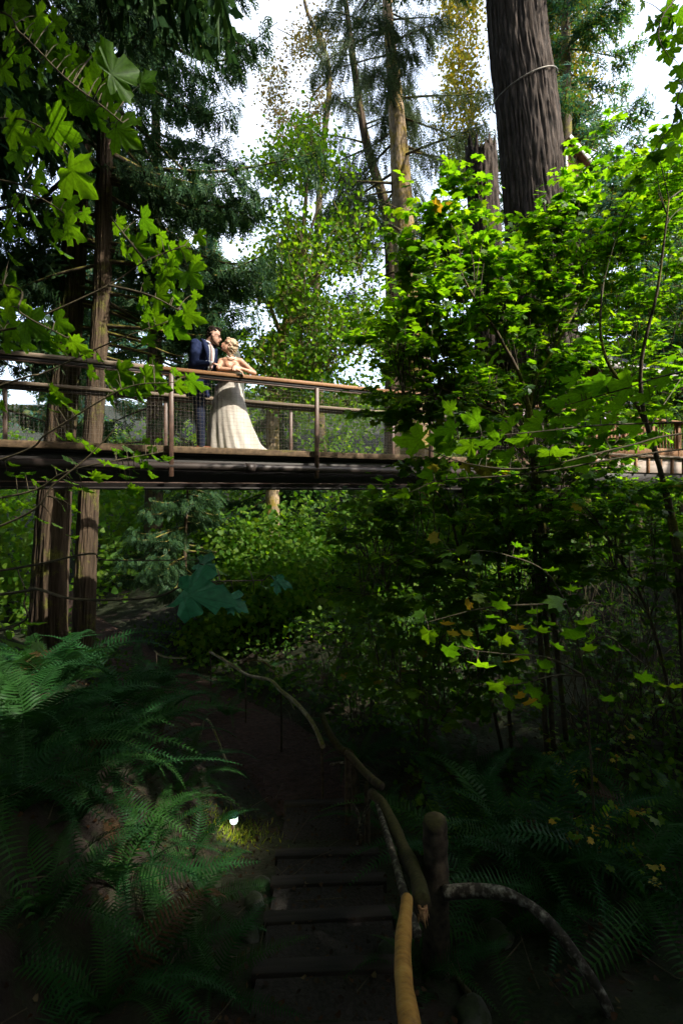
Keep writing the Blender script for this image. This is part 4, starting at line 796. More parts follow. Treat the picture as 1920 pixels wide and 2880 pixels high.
leafy_branches(dt, db, polys, lv, mes=vine_me, ymes=vine_y_me, real=.14, ylim=(2.9, 4.0), stem_r=.006, width=1.75, jitter=10)
# low yellow maple on the right bank
ys = [stem_px([(1760, 2560, 4.0), (1720, 2400, 4.0), (1660, 2320, 3.9)])]; cl = sample_poly([(1560, 2270), (1800, 2270), (1900, 2440), (1850, 2530), (1680, 2470), (1600, 2420)], 22, 3.6, 4.3)
shrub('maple_seedling', 'small maple seedling with yellow and green leaves low on the right bank', 'bush', ys, cl, 7, (.06, .09), .20, .15, .35, .40, 200, .008, face=.5)
ys = [stem_px([(1700, 2200, 5.2), (1660, 2120, 5.2), (1640, 2060, 5.1)])]; cl = sample_poly([(1500, 2050), (1780, 2050), (1780, 2200), (1560, 2200)], 16, 4.8, 5.6)
shrub('maple_seedling', 'sparse yellow-green maple seedling behind the young maple', 'bush', ys, cl, 6, (.05, .08), .25, .15, .35, .3, 120, .008, face=.5)

# ------------------------------------------------------------------ sword ferns
def frond_mesh(seed):
    r_ = np.random.default_rng(seed); n = 42; t = np.linspace(0, 1, n); el = np.radians(np.interp(t, [0, .3, 1], [r_.uniform(48, 70), r_.uniform(18, 38), r_.uniform(-55, -20)])); st_ = 1 / n
    y = np.cumsum(np.cos(el)) * st_; z = np.cumsum(np.sin(el)) * st_; x = .05 * np.sin(t * 2 + r_.uniform(0, 6)) * t; P = np.stack([x, y, z], -1)
    b = MB(); b.tube(P[::3], np.linspace(.006, .0015, len(P[::3])), 3, False)
    T_ = np.gradient(P, axis=0); T_ /= np.linalg.norm(T_, axis=1)[:, None]; up = np.cross(np.array([1, 0, 0]), T_); Vs, Ts, k = [], [], 0
    for i in range(3, n):
        for j in (0,):
            ti = min(1, t[i] + j / n); l = .12 * min(1, (ti - .05) * 6 + .25) * (1 - max(0, ti - .35) / .65) ** .75 + .006; pi = P[i] + T_[i] * j / n
            for s in (-1, 1):
                if r_.random() < .03: continue
                d = np.array([s * 1.0, 0, 0]) + T_[i] * (.18 + .35 * ti) + up[i] * r_.uniform(.1, .28); d /= np.linalg.norm(d); l_ = l * r_.uniform(.88, 1.08); w_ = T_[i] * (.0052 + .0025 * l / .105)
                V = np.array([pi - w_ * .7, pi + w_, pi + d * l_ * .6 + w_ * .8 + up[i] * .004, pi + d * l_ - up[i] * .010 * l_ / .088, pi + d * l_ * .6 - w_ * .5]); Vs.append(V); Ts.append(np.array([[0, 1, 2], [0, 2, 4], [4, 2, 3]]) + k); k += 5
    b.add(np.concatenate(Vs), T=np.concatenate(Ts)); me = b.mesh('frond'); me.materials.append(M['fern']); return me
fr = [frond_mesh(200 + k) for k in range(9)]; fr_dead = []
for me in fr: d_ = me.copy(); d_.materials.clear(); d_.materials.append(M['fern_dead']); fr_dead.append(d_)
def fern(x, y, n, size, label, rz0=0, arc=6.28, group=None, lean=0, dz=0.0):
    z = gz(x, y); root = thing('sword_fern', label, 'fern', (x, y, z - .02 + dz), 0, group)
    for k in range(n):
        kf = rng.integers(9); o = link('frond', fr_dead[kf] if rng.random() < .025 else fr[kf], None, root); o.rotation_euler = (rng.normal() * .2 + lean, rng.normal() * .28, rz0 + (k + rng.random() * .6) / n * arc); s = 1.34 * size * rng.uniform(.6, 1.15); o.scale = (s * rng.uniform(.8, 1.0), s, s)
FN = [ # px, py (of the plant's foot), Y, fronds, size, label
 (60, 2330, 3.9, 16, 1.05, 'largest sword fern on the left bank, nearest the left edge'), (270, 2360, 4.3, 16, 1.0, 'sword fern on the left bank with fronds arching over the path edge'), (150, 2160, 5.0, 15, 1.0, 'sword fern in the middle of the left bank below the cedars'),
 (330, 2180, 5.5, 15, .95, 'sword fern at the path side of the left bank'), (30, 2030, 5.6, 14, 1.0, 'sword fern at the left edge under the maple leaves'), (200, 2000, 6.6, 15, .95, 'sword fern in front of the cedar pair'), (400, 2060, 6.8, 12, .75, 'small sword fern where the left bank meets the path'),
 (130, 2780, 2.9, 12, .85, 'dim sword fern low in the bottom left corner'), (330, 2640, 3.4, 11, .8, 'dim sword fern with upright fronds below the garden lamp'), (-60, 2550, 3.1, 12, 1.0, 'sword fern cut by the left edge of the view'), (500, 2260, 5.0, 9, .6, 'little dark sword fern left of the garden lamp'), (30, 2200, 4.6, 14, 1.0, 'bright sword fern at the left edge above the largest one'),
 (1290, 2640, 4.3, 13, 1.05, 'tall sword fern behind the thick handrail post'), (1440, 2700, 4.0, 14, 1.1, 'tall dim sword fern right of the thick handrail post'), (1560, 2780, 3.5, 13, 1.0, 'sword fern under the arching branch'), (1800, 2820, 3.5, 13, 1.0, 'sword fern in the bottom right corner'), (1680, 2640, 4.2, 12, .95, 'sword fern beyond the arching branch'), (450, 2130, 6.0, 12, .8, 'sword fern leaning over the path above the garden lamp'), (360, 2300, 5.0, 12, .8, 'sword fern halfway up the left bank'), (520, 2190, 5.6, 10, .65, 'sword fern at the path side above the garden lamp'), (545, 2410, 4.4, 9, .6, 'sword fern just below the garden lamp'),
 (60, 2660, 3.3, 13, .85, 'dark sword fern just above the bottom left corner'), (230, 2520, 3.7, 13, .9, 'dim sword fern in the middle of the lower left bank'), (430, 2470, 4.0, 11, .75, 'dim sword fern left of the lower steps'), (470, 2720, 3.1, 11, .7, 'sword fern beside the nearest steps at the left'), (300, 2860, 2.7, 12, .8, 'sword fern cut by the bottom edge at the left'), (570, 2580, 3.8, 8, .5, 'little sword fern close to the left step stones'), (100, 2440, 3.8, 13, .95, 'sword fern between the largest one and the bottom left corner'), (430, 2290, 4.9, 10, .7, 'sword fern up the bank left of the garden lamp'), (600, 2780, 2.9, 8, .5, 'small sword fern at the foot of the nearest step stones'), (1880, 2600, 4.2, 12, .95, 'sword fern against the right edge near the bottom'), (1180, 2760, 3.0, 7, .45, 'tiny fern at the foot of the thick handrail post'),
 (1100, 2500, 4.9, 9, .6, 'little sword fern between the steps and the handrail'),
 (1590, 2080, 5.6, 12, .9, 'pale sword fern standing upright among the dead stems at right'), (1400, 2560, 3.3, 9, .75, 'sword fern fronds poking out under the start of the arching branch'),
 (460, 1850, 9.6, 13, .95, 'sword fern standing right of the cedar pair beyond the path'), (680, 1880, 9.4, 12, .9, 'sword fern behind the pale handrail pole'), (640, 1960, 8.2, 10, .6, 'small bright sword fern beneath the pale handrail pole'), (790, 1870, 9.2, 12, .8, 'dim sword fern beyond the bend of the handrail'), (410, 2020, 8.0, 9, .5, 'tiny fern at the left border of the path'),
 (1010, 2110, 6.6, 11, .75, 'dim sword fern right of the mossy log'), (1280, 2120, 6.0, 12, .85, 'dark sword fern below the low vine maple bush'), (900, 1960, 8.0, 10, .7, 'dark fern behind the handrail junction'), (330, 1760, 11.6, 9, .5, 'small pale fern on the slope right of the cedars'), (1720, 2330, 5.0, 11, .8, 'dim fern on the right bank under the dead stems')]
for px, py, Y, n, s, lab in FN:
    p = at(px, py, Y); fern(p[0], p[1], n, s, lab)

# ------------------------------------------------------------------ undergrowth and far wood
def leaf_mass(name, label, cat, P, size, mtn, tilt=.5, tmpl=None, per=1, spread=0):
    P = P[np.abs(P[:, 0] - path_x(P[:, 1])) > .85]
    if per > 1: P = np.repeat(P, per, 0) + rng.normal(size=(len(P) * per, 3)) * spread
    n = len(P); R = frames(unit(rng.normal(size=(n, 3)) * np.array([1, 1, .5]) + np.array([0, -.2, -.3])), np.array([.3, -.75, .8]) + rng.normal(size=(n, 3)) * tilt); t = tmpl or small_t
    V, T = scatter(t[0], t[1], R, P, rng.uniform(size[0], size[1], n)); return link(name, mesh_from(name, V, [T]), M[mtn], kind='stuff', label=label, cat=cat)
# shrub layer on the far side of the ravine: points above the ground in drifts
def drift(n, x0, x1, y0, y1, h0, h1, sc=2.5, thr=.40, seed=1):
    x = rng.uniform(x0, x1, n * 3); y = rng.uniform(y0, y1, n * 3); k = vnoise(np.stack([x / sc, y / sc, x * 0], -1), seed); s = k > thr; x, y, k = x[s][:n], y[s][:n], k[s][:n]
    h = (h0 + (h1 - h0) * (k - thr) / (1 - thr)) * rng.random(len(x)) ** .6; return np.stack([x, y, ground_z(x, y, False) + h], -1)
P_ = np.concatenate([drift(4200, -8, 10, 12.2, 20, .6, 3.6, 2.2, .25, 3), drift(1500, -3.5, 6, 10.5, 13.5, .4, 1.8, 1.6, .3, 13), drift(420, -3.0, -.7, 11.6, 13.4, 1.2, 3.2, .9, .2, 14)])
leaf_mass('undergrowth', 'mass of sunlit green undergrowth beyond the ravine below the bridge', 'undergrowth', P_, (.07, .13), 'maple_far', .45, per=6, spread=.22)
P_ = np.concatenate([drift(2200, -26, -7, 12, 30, .6, 4.2, 3, .33, 4), drift(3200, -20, 26, 20, 34, .6, 4.5, 3, .3, 5), drift(1100, -17, -6.5, 13.5, 21, 1.5, 6.0, 2.2, .2, 15)])
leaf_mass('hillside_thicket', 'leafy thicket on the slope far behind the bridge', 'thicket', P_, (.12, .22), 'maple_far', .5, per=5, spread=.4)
P_ = np.concatenate([drift(700, 3.5, 9, 6.5, 12, .3, 1.6, 1.5, .35, 6), drift(500, -.2, 4, 7, 12.5, .2, 1.0, 1.3, .4, 7), drift(500, -6.5, -1.8, 9.5, 13, .1, .55, 1, .45, 8), drift(900, -3.0, 4, 8.6, 12.5, .15, 1.1, 1.1, .35, 9), drift(500, .8, 5, 4.5, 8, .05, .35, .8, .35, 10)])
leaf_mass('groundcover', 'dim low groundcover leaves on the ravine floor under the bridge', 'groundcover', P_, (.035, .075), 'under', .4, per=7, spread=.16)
# far trees: narrow firs on the skyline behind everything
far_spots = [(-26, 34, 22), (-18, 38, 25), (-10.5, 40, 17), (-4, 44, 15), (20, 34, 14), (26, 38, 18), (33, 33, 20), (-33, 30, 22)]
names = ['leftmost far fir seen between the cedar boughs', 'second far fir from the left behind the cedars', 'far fir behind the groom', 'far low fir in the gap right of the couple', 'far fir behind the treehouse', 'far fir right of the treehouse roof', 'far fir hidden behind the right edge leaves', 'far fir at the outer left behind the cedar boughs']
proto = None
for k, (x, y, h) in enumerate(far_spots):
    g_ = gz(x, y)
    if proto is None:
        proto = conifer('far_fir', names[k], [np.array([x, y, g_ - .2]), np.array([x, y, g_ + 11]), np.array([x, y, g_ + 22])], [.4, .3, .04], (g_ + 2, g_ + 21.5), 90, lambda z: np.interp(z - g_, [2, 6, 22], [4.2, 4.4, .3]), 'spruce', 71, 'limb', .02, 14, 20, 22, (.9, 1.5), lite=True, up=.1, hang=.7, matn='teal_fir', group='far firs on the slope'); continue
    r = proto.copy(); col.objects.link(r); r['label'] = names[k]; r.location = (x, y, g_ - .2); s = h / 22; r.scale = (s ** .7, s ** .7, s); r.rotation_euler = (0, 0, k * 1.3)
    for ch in proto.children:
        c_ = ch.copy(); col.objects.link(c_); c_.parent = r

# unseen wood added to block low skylight from beyond the camera's view
n = 9000; a_ = rng.uniform(math.radians(128), math.radians(412), n); rr_ = rng.uniform(15, 24, n); x = np.cos(a_) * rr_; y = np.sin(a_) * rr_ + 2; h_ = rng.random(n) * np.where(x > 6, 9.0, 13.0); P_ = np.stack([x, y, ground_z(x, y, False) + h_], -1)
keep_ = ~((np.abs(x) < y * .72) & (y > 0)); P_ = P_[keep_]
leaf_mass('shade_wood', 'mass of forest added around the viewpoint to shut out low light', 'wood', P_, (.45, .8), 'under', .9)
# unseen cedars added around the viewpoint; their canopy shades the ground
sp_ = [(-5.5, -1.5, .42, 'cedar added for shade left of the viewpoint, its boughs closing the canopy'), (-1.5, -6.5, .5, 'cedar added for shade behind the viewpoint'), (3.4, -8.0, .45, 'cedar added for shade behind the viewpoint to the right'), (-8.5, 4.0, .45, 'cedar added for shade on the left bank beyond the view'), (-8, -8, .45, 'cedar added for shade far back on the left'), (2.5, -12, .45, 'cedar added for shade furthest behind the viewpoint'), (-10.5, 8.5, .45, 'cedar added for shade on the left slope beyond the view'), (-5.2, 5.2, .45, 'tall cedar added for shade on the left bank just outside the view'), (-1.2, -2.4, .45, 'tall cedar added for shade right beside the viewpoint')]
cp = None
for k, (x, y, r_, lab) in enumerate(sp_):
    g_ = gz(x, y)
    if cp is None:
        cp = conifer('cedar_tree', lab, [np.array([x, y, g_ - .2]), np.array([x + .1, y, g_ + 10]), np.array([x, y, g_ + 22])], [.46, .34, .05], (g_ + 6.0, g_ + 21), 84, lambda z: np.interp(z - g_, [5, 8, 13, 21], [5.2, 5.6, 4.6, .6]), 'cedar', 81, trunk_n=24, trunk_m=40, lite=True, sprays=22, ssz=(.6, 1.0), group='shade trees added around the viewpoint'); continue
    r = cp.copy(); col.objects.link(r); r['label'] = lab; r.location = (x, y, g_ - .2); r.rotation_euler = (0, 0, k * 2.1)
    if 'tall' in lab: r.scale = (1, 1, 1.55)
    for ch in cp.children:
        c_ = ch.copy(); col.objects.link(c_); c_.parent = r
# unseen hemlocks added on the right bank, heights set to shade the ground
hp = None
for k, (x, y, s, lab) in enumerate([(7.3, .5, .6, 'dense hemlock added for shade on the right bank outside the view'), (6.9, 2.0, .66, 'dense hemlock added for shade beside the right maple outside the view'), (5.6, -2.2, .9, 'dense hemlock added for shade right behind the viewpoint'), (9.2, 1.4, .66, 'taller dense hemlock added for shade up the right bank outside the view'), (8.2, 5.0, .42, 'low dense hemlock added for shade in front of the treehouse outside the view'), (8.4, 7.3, .40, 'low dense hemlock added for shade beside the treehouse deck outside the view'), (6.5, -1.7, .84, 'low dense hemlock added for shade near the viewpoint outside the view')]):
    g_ = gz(x, y)
    if hp is None:
        hp = conifer('hemlock_tree', lab, [np.array([x, y, g_ - .2]), np.array([x, y, g_ + 6]), np.array([x, y, g_ + 10.4])], [.16, .11, .02], (g_ + .5, g_ + 10.2), 120, lambda z: np.interp(z - g_, [0, 1.5, 8.5, 10.4], [2.0, 2.2, 1.4, .3]), 'cedar', 91, trunk_n=14, trunk_m=30, lite=True, sprays=26, ssz=(.4, .7), depth=.01, hang=.5, group='shade hemlocks added on the right bank'); hp.scale = (1.0, 1.0, s); continue
    r = hp.copy(); col.objects.link(r); r['label'] = lab; r.location = (x, y, g_ - .2); r.rotation_euler = (0, 0, k * 1.7); r.scale = (1.0, 1.0, s)
    for ch in hp.children:
        c_ = ch.copy(); col.objects.link(c_); c_.parent = r

# ------------------------------------------------------------------ rustic handrail
hr = thing('handrail', 'rustic pole handrail winding down beside the steps', 'handrail', (0.5, 3.0, -3.0)); HB = np.array([.5, 3.0, -3.0])
def pole(name, pts, r0, r1, mt, n=12, m=30, jit=.12, kn=.0):
    P = spline([at(*p) for p in pts], m); R = np.linspace(r0, r1, m) * (1 + kn * (vnoise(np.stack([np.arange(m) * 9.0 / m, np.zeros(m), np.zeros(m)], -1), len(pts)) - .5)); b = MB(); b.tube(P - HB, R, n, True, jit); return link(name, b.mesh(name, True), mt, hr)
pole('peeled_pole', [(1165, 2960, 1.45), (1150, 2870, 1.55), (1135, 2760, 1.85), (1133, 2650, 2.2), (1144, 2530, 2.62)], .036, .034, M['peeled'], 24, 60, .0, .22)['label'] = 'orange peeled handrail pole'
pk = pole('bark_pole', [(1188, 2545, 2.62), (1172, 2470, 2.9), (1140, 2400, 3.3), (1105, 2320, 3.7), (1075, 2260, 4.1), (1045, 2232, 4.4)], .047, .040, M['bark_pole'], 16, 34, .06, .3)
b = MB()
for k in range(11):
    a = k / 11 * 6.283; p = at(1186 + 9 * math.cos(a), 2545, 2.62) + np.array([0, .025 * math.sin(a), 0]); q = p + np.array([.012 + rng.normal() * .008, -.01, -.04 - abs(rng.normal()) * .035]); b.tube([p - HB, (p + q) / 2 - HB, q - HB], [.010, .007, .001], 5)
link('torn_end', b.mesh('torn_end'), M['torn_wood'], pk)
pole('lichen_pole', [(1172, 2630, 2.5), (1140, 2530, 2.75), (1110, 2420, 3.2), (1085, 2340, 3.6), (1060, 2255, 4.2)], .026, .022, M['lichen_pole'], 12, 30, .08, .2)
pole('bark_pole', [(1072, 2212, 4.35), (1045, 2190, 4.5), (1015, 2160, 4.8), (990, 2130, 5.1), (975, 2118, 5.25)], .036, .034, M['bark_pole'], 14, 24, .06, .25)
pole('pale_pole', [(908, 2098, 5.55), (892, 2060, 5.85), (868, 2018, 6.2), (830, 1975, 6.6), (790, 1942, 6.95), (762, 1914, 7.3), (725, 1905, 7.6), (690, 1895, 7.9), (640, 1862, 8.3), (590, 1833, 8.7)], .026, .022, M['pale_pole'], 12, 60, .06, .3)
pole('pale_pole', [(524, 1850, 9.0), (480, 1850, 9.3), (448, 1842, 9.6), (435, 1830, 9.8)], .017, .014, M['pale_pole'], 10, 20)
pole('dead_twig', [(828, 1995, 6.55), (818, 1975, 6.7), (800, 1950, 6.9)], .008, .012, M['pale_pole'], 8, 10)
pole('arching_branch', [(1245, 2512, 3.0), (1330, 2505, 2.95), (1420, 2515, 2.88), (1500, 2555, 2.8), (1575, 2630, 2.7), (1640, 2720, 2.62), (1690, 2800, 2.56), (1722, 2880, 2.52), (1735, 2990, 2.5)], .036, .022, M['lichen_pole'], 14, 50, .05, .25)
def post(px, y_top, Y, r0, r1, mt, name='post', lean=(0, 0)):
    p = at(px, y_top, Y); g_ = gz(p[0], p[1]) - .25; b = MB(); m = 26; P = spline([np.array([p[0] + lean[0], p[1], g_]), np.array([p[0] + lean[0] * .3 + .01, p[1], (g_ + p[2]) / 2]), p], m); R = np.linspace(r1, r0, m) * (1 + .10 * (rng.random(m) - .5)); R[-1] *= .82; R[-2] *= .97
    b.tube(P - HB, R, 18, True, .07); return link(name, b.mesh(name, True), mt, hr)
post(1222, 2300, 3.08, .072, .085, M['bark_pole'])
post(977, 2112, 5.2, .032, .036, M['dark_steel' if False else 'bark_pole'])
for (px, py, Y, r_) in ((1030, 2200, 4.6, .022), (905, 2100, 5.6, .016), (790, 1945, 6.95, .014), (690, 1897, 7.9, .013), (592, 1836, 8.7, .013), (440, 1835, 9.75, .013)): post(px, py, Y, r_, r_ * 1.1, M['bark_pole'])
for pl, r_ in (([(1045, 2240, 4.4), (1010, 2330, 4.5), (1000, 2420, 4.6)], .012), ([(985, 2250, 4.9), (1010, 2300, 4.8), (1015, 2400, 4.7)], .014), ([(930, 2150, 5.4), (965, 2145, 5.3), (985, 2150, 5.2)], .014)): pole('cross_stick', pl, r_, r_ * .8, M['lichen_pole'], 8, 12)
# mossy leaning log by the junction
b = MB(); P = spline([at(905, 2010, 6.2), at(925, 2060, 5.95), at(955, 2105, 5.75), at(990, 2140, 5.6), GZ(at(1010, 2230, 5.5))], 30); b.tube(P - P[0], np.linspace(.035, .05, 30) * (1 + .2 * (rng.random(30) - .5)), 14, True, .15)
o = link('mossy_log', b.mesh('mossy_log', True), M['log_bark'], label='mossy twisted log leaning behind the handrail junction', cat='log'); o.location = P[0]
# dead root and bent stick by the thick post
b = MB(); P = spline([at(1255, 2690, 3.2), at(1290, 2760, 3.0), at(1330, 2820, 2.8), GZ(at(1385, 2890, 2.6)), ], 24); P[-1][2] += .1; b.tube(P - P[0], np.linspace(.013, .022, 24), 8, True, .2); o = link('dead_branch', b.mesh('dead_branch', True), M['bark_pole'], label='thin dead branch lying against the foot of the thick handrail post', cat='branch'); o.location = P[0]
b = MB(); P = spline([GZ(at(560, 2025, 7.2)) + [0, 0, .2], at(585, 2035, 7.1) + [0, 0, .05], GZ(at(640, 2075, 6.7)) + [0, 0, .18]], 14); b.tube(P - P[0], .014, 7, True, .2); o = link('dead_branch', b.mesh('dead_branch', True), M['pale_pole'], label='short pale stick leaning out of the ferns at the path edge', cat='branch'); o.location = P[0]
# hanging dead stems at the right
for k, (px, Y) in enumerate(((1660, 6.8), (1730, 7.2), (1800, 6.4))):
    b = MB(); p0 = GZ(at(px, 2100, Y)); 
    for j in range(16):
        e = p0 + np.array([rng.normal() * .35, rng.normal() * .3, rng.uniform(.9, 2.4)]); mid = (p0 + e) / 2 + rng.normal(size=3) * .12; s = spline([p0 + rng.normal(size=3) * [.12, .12, 0], mid, e, e + [rng.normal() * .3, -.1, -rng.uniform(.1, .6)]], 12); b.tube(s - p0, np.linspace(.008, .002, 12), 4, False)
    o = link('bare_shrub', b.mesh('bare_shrub'), M['twig'], label=['tangle of bare brown stems right of the young maple', 'middle tangle of bare stems under the treehouse', 'tangle of bare stems nearest the right edge'][k], cat='shrub'); o.location = p0

# ------------------------------------------------------------------ garden lamp left of the steps, lit
lp = at(658, 2302, 5.05); g_ = gz(lp[0], lp[1]); gl = thing('garden_lamp', 'small lit garden lamp with a green cap among grass beside the steps', 'lamp', (lp[0], lp[1], g_))
mL, nt, N, L, out = mat('lamp_lens'); em = N('Emission', i_Strength=.6); em.inputs[0].default_value = (.80, 1.0, .86, 1); L(em.outputs[0], out.inputs[0])
b = MB(); b.tube([(0, 0, -.05), (0, 0, .10)], .012, 8); link('stake', b.mesh('stake'), M['dark_steel'], gl)
b = MB(); b.tube([(0, 0, .10), (0, 0, .115), (0, 0, .17), (0, 0, .18)], [.03, .038, .038, .03], 16); link('lens', b.mesh('lens', True), mL, gl)
M['green_paint'] = solid('green_paint', (.02, .12, .10), (.03, .16, .13), 8, .4, bump=.05)
b = MB(); b.tube([(0, 0, .178), (0, 0, .186), (0, 0, .205), (0, 0, .215)], [.058, .06, .045, .012], 20); cpo = link('cap', b.mesh('cap', True), M['green_paint'], gl); cpo.rotation_euler = (math.radians(4), math.radians(-3), 0)
pl_ = bpy.data.lights.new('lamp_glow', 'POINT'); pl_.energy = 1.1; pl_.color = (1.0, .86, .55); pl_.shadow_soft_size = .03; po = bpy.data.objects.new('lamp_glow', pl_); col.objects.link(po); po.parent = gl; po.location = (.0, -.06, .14)
n = 700; a = rng.uniform(0, 6.283, n); r_ = np.abs(rng.normal(0, .22, n)) + .05; x = lp[0] + np.cos(a) * r_; y = lp[1] + np.sin(a) * r_; kv, kt = kite(1, .05)
V, T = scatter(kv, kt, frames(unit(np.stack([rng.normal(0, .6, n), rng.normal(0, .6, n), np.ones(n)], -1)), rnd(n)), np.stack([x, y, ground_z(x, y) - .01], -1), rng.uniform(.03, .10, n)); link('grass', mesh_from('grass', V, [T]), M['grass'], kind='stuff', label='short grass around the garden lamp', cat='grass')

# ------------------------------------------------------------------ rocks, litter
def rock(px, py, Y, s, label, sq=(1, .8, .55)):
    bm = bmesh.new(); bmesh.ops.create_icosphere(bm, subdivisions=3, radius=1); V = np.array([v.co[:] for v in bm.verts]); T = np.array([[v.index for v in f.verts] for f in bm.faces]); bm.free()
    V = V * (1 + .5 * (fbm(V * 1.3 + px, 4) - .5)[:, None]) * np.array(sq) * s; p = at(px, py, Y); p[2] = gz(p[0], p[1]) + s * sq[2] * .35
    o = link('rock', mesh_from('rock', V, [T], True), M['rock'], label=label, cat='rock', group='rocks along the steps'); o.location = p; o.rotation_euler = (0, 0, px)
for r_ in ((1060, 2690, 3.5, .09, 'pale rock on the right side of the steps'), (1095, 2760, 3.2, .10, 'darker rock in front of the pale one beside the peeled pole'), (735, 2550, 4.1, .07, 'stone on the left border of the steps, furthest down'), (715, 2620, 3.8, .09, 'long stone on the left border of the steps'), (700, 2700, 3.4, .08, 'stone on the left border of the steps, nearest'), (735, 2235, 5.5, .07, 'pale stone above the garden lamp'), (605, 2315, 5.0, .05, 'small stone left of the garden lamp'), (1400, 2760, 3.3, .13, 'dark boulder under the arching branch'), (1330, 2890, 2.7, .12, 'mossy boulder at the bottom right of the steps'), (455, 1975, 8.6, .12, 'stone at the left edge of the dirt path'), (480, 1985, 8.4, .09, 'upright stone at the left edge of the dirt path')): rock(*r_)
def litter_z(x, y):
    z = ground_z(x, y) + .03; e = np.array(edges); k = np.clip(np.searchsorted(e, y) - 1, 0, len(e) - 2); zs = -2.05 - .26 * (e[k] + e[k + 1]) / 2 + .028
    return np.where((np.abs(x - path_x(y)) < .47) & (y > e[0]) & (y < e[-1]), zs, z)
n = 17000; x = rng.normal(-.5, 3.2, n); y = rng.uniform(1.2, 14, n); R = frames(rnd(n) * [1, 1, .25], np.array([0, 0, 1]) + rng.normal(size=(n, 3)) * .35)
V, T = scatter(small_t[0], small_t[1], R, np.stack([x, y, litter_z(x, y)], -1), rng.uniform(.012, .032, n)); link('leaf_litter', mesh_from('leaf_litter', V, [T]), M['litter'], kind='stuff', label='brown and yellow fallen leaves on the forest floor', cat='leaf litter')
b = MB()
for k in range(420):
    x, y = rng.normal(-.4, 3), rng.uniform(1.5, 12); z = gz(x, y) + .03; a = rng.uniform(0, 3.14); l = rng.uniform(.08, .4); d = np.array([math.cos(a), math.sin(a), rng.normal() * .15]) * l; c_ = np.array([x, y, z]); b.tube([c_ - d, c_ + rng.normal(size=3) * .02, c_ + d], [.005, .004, .002], 4, False)
link('fallen_twigs', b.mesh('fallen_twigs'), M['twig'], kind='stuff', label='small fallen twigs scattered on the forest floor', cat='twigs')

# ------------------------------------------------------------------ the couple
def sphere_v(c, r, sub=2, R=None):
    bm = bmesh.new(); bmesh.ops.create_icosphere(bm, subdivisions=sub, radius=1); V = np.array([v.co[:] for v in bm.verts]); T = np.array([[v.index for v in f.verts] for f in bm.faces]); bm.free()
    V = V * np.array(r)
    if R is not None: V = V @ np.asarray(R).T
    return V + np.array(c), T
class Blob:
    """solids melted into one continuous surface"""
    def __init__(s): s.b = MB()
    def ball(s, c, r, R=None, sub=2): V, T = sphere_v(c, (r,) * 3 if np.isscalar(r) else r, sub, R); s.b.add(V, T=T); return s
    def limb(s, pts, rad, flat=None):
        pts = np.array(pts, float); rad = np.interp(np.linspace(0, 1, len(pts)), np.linspace(0, 1, len(rad)), rad)
        for k in range(len(pts) - 1):
            L_ = np.linalg.norm(pts[k + 1] - pts[k]); n = max(2, int(L_ / (min(rad[k], rad[k + 1]) * .55)))
            for i in range(n + 1):
                t = i / n; s.ball(lerp(pts[k], pts[k + 1], t), lerp(rad[k], rad[k + 1], t))
        return s
    def loft(s, rings, n=28):
        """rings: (center, ru, rv) stacked; closed"""
        a = np.arange(n) / n * 2 * np.pi; V = np.concatenate([np.array(c) + np.stack([np.cos(a) * ru, np.sin(a) * rv, a * 0], -1) for c, ru, rv in rings]); m = len(rings)
        i = np.arange(m - 1)[:, None] * n; k = np.arange(n)[None]; k2 = (k + 1) % n; Q_ = np.stack([i + k, i + k2, i + n + k2, i + n + k], -1).reshape(-1, 4)
        V = np.concatenate([V, [rings[0][0], rings[-1][0]]]); kk = np.arange(n); T = np.concatenate([np.stack([np.full(n, m * n), (kk + 1) % n, kk], -1), np.stack([np.full(n, m * n + 1), (m - 1) * n + kk, (m - 1) * n + (kk + 1) % n], -1)])
        s.b.add(V, T, Q_); return s
    def build(s, name, mt, parent, vox=.008, smooth=4, disp=0.0, fq=14, sq=(1, 1, 1)):
        me = s.b.mesh(name); o = bpy.data.objects.new(name, me); col.objects.link(o)
        m = o.modifiers.new('r', 'REMESH'); m.mode = 'VOXEL'; m.voxel_size = vox; m.use_smooth_shade = True
        if smooth: m = o.modifiers.new('s', 'SMOOTH'); m.iterations = smooth; m.factor = .5
        bpy.context.view_layer.update(); dg = bpy.context.evaluated_depsgraph_get(); ev = o.evaluated_get(dg); nm = bpy.data.meshes.new_from_object(ev); nm.name = name
        bpy.data.objects.remove(o)
        if disp:
            nv_ = len(nm.vertices); co = np.empty(nv_ * 3, np.float32); nm.vertices.foreach_get('co', co); co = co.reshape(-1, 3); no_ = np.empty(nv_ * 3, np.float32); nm.vertices.foreach_get('normal', no_); no_ = no_.reshape(-1, 3)
            co = co + no_ * ((fbm(co * fq * np.array(sq), 17, 3) - .5) * 2 * disp)[:, None]; nm.vertices.foreach_set('co', co.astype(np.float32).ravel()); nm.update()
        nm.materials.clear(); nm.materials.append(mt)
        return link(name, nm, None, parent)
def skin(name, c, red):
    m, nt, N, L, out = mat(name); p = N('BsdfPrincipled', i_Roughness=.5); p.inputs['Subsurface Weight'].default_value = .12; p.inputs['Subsurface Radius'].default_value = (.02, .008, .004); p.inputs['Subsurface Scale'].default_value = .5
    tc = N('TexCoord'); no = N('TexNoise', i_Scale=18.0, i_Detail=3.0); L(tc.outputs['Object'], no.inputs['Vector']); rp = ramp(N, [(.3, c), (.75, red)]); L(no.outputs[0], rp.inputs[0]); L(rp.outputs[0], p.inputs['Base Color']); L(p.outputs[0], out.inputs[0]); return m
M['skin_g'] = skin('skin_light', (.38, .22, .16), (.43, .235, .17)); M['skin_b'] = skin('skin_tan', (.40, .225, .15), (.45, .245, .165))
M['navy'] = solid('navy_wool', (.002, .008, .040), (.004, .013, .055), 60, .85, bump=.2, bumpd=.002)
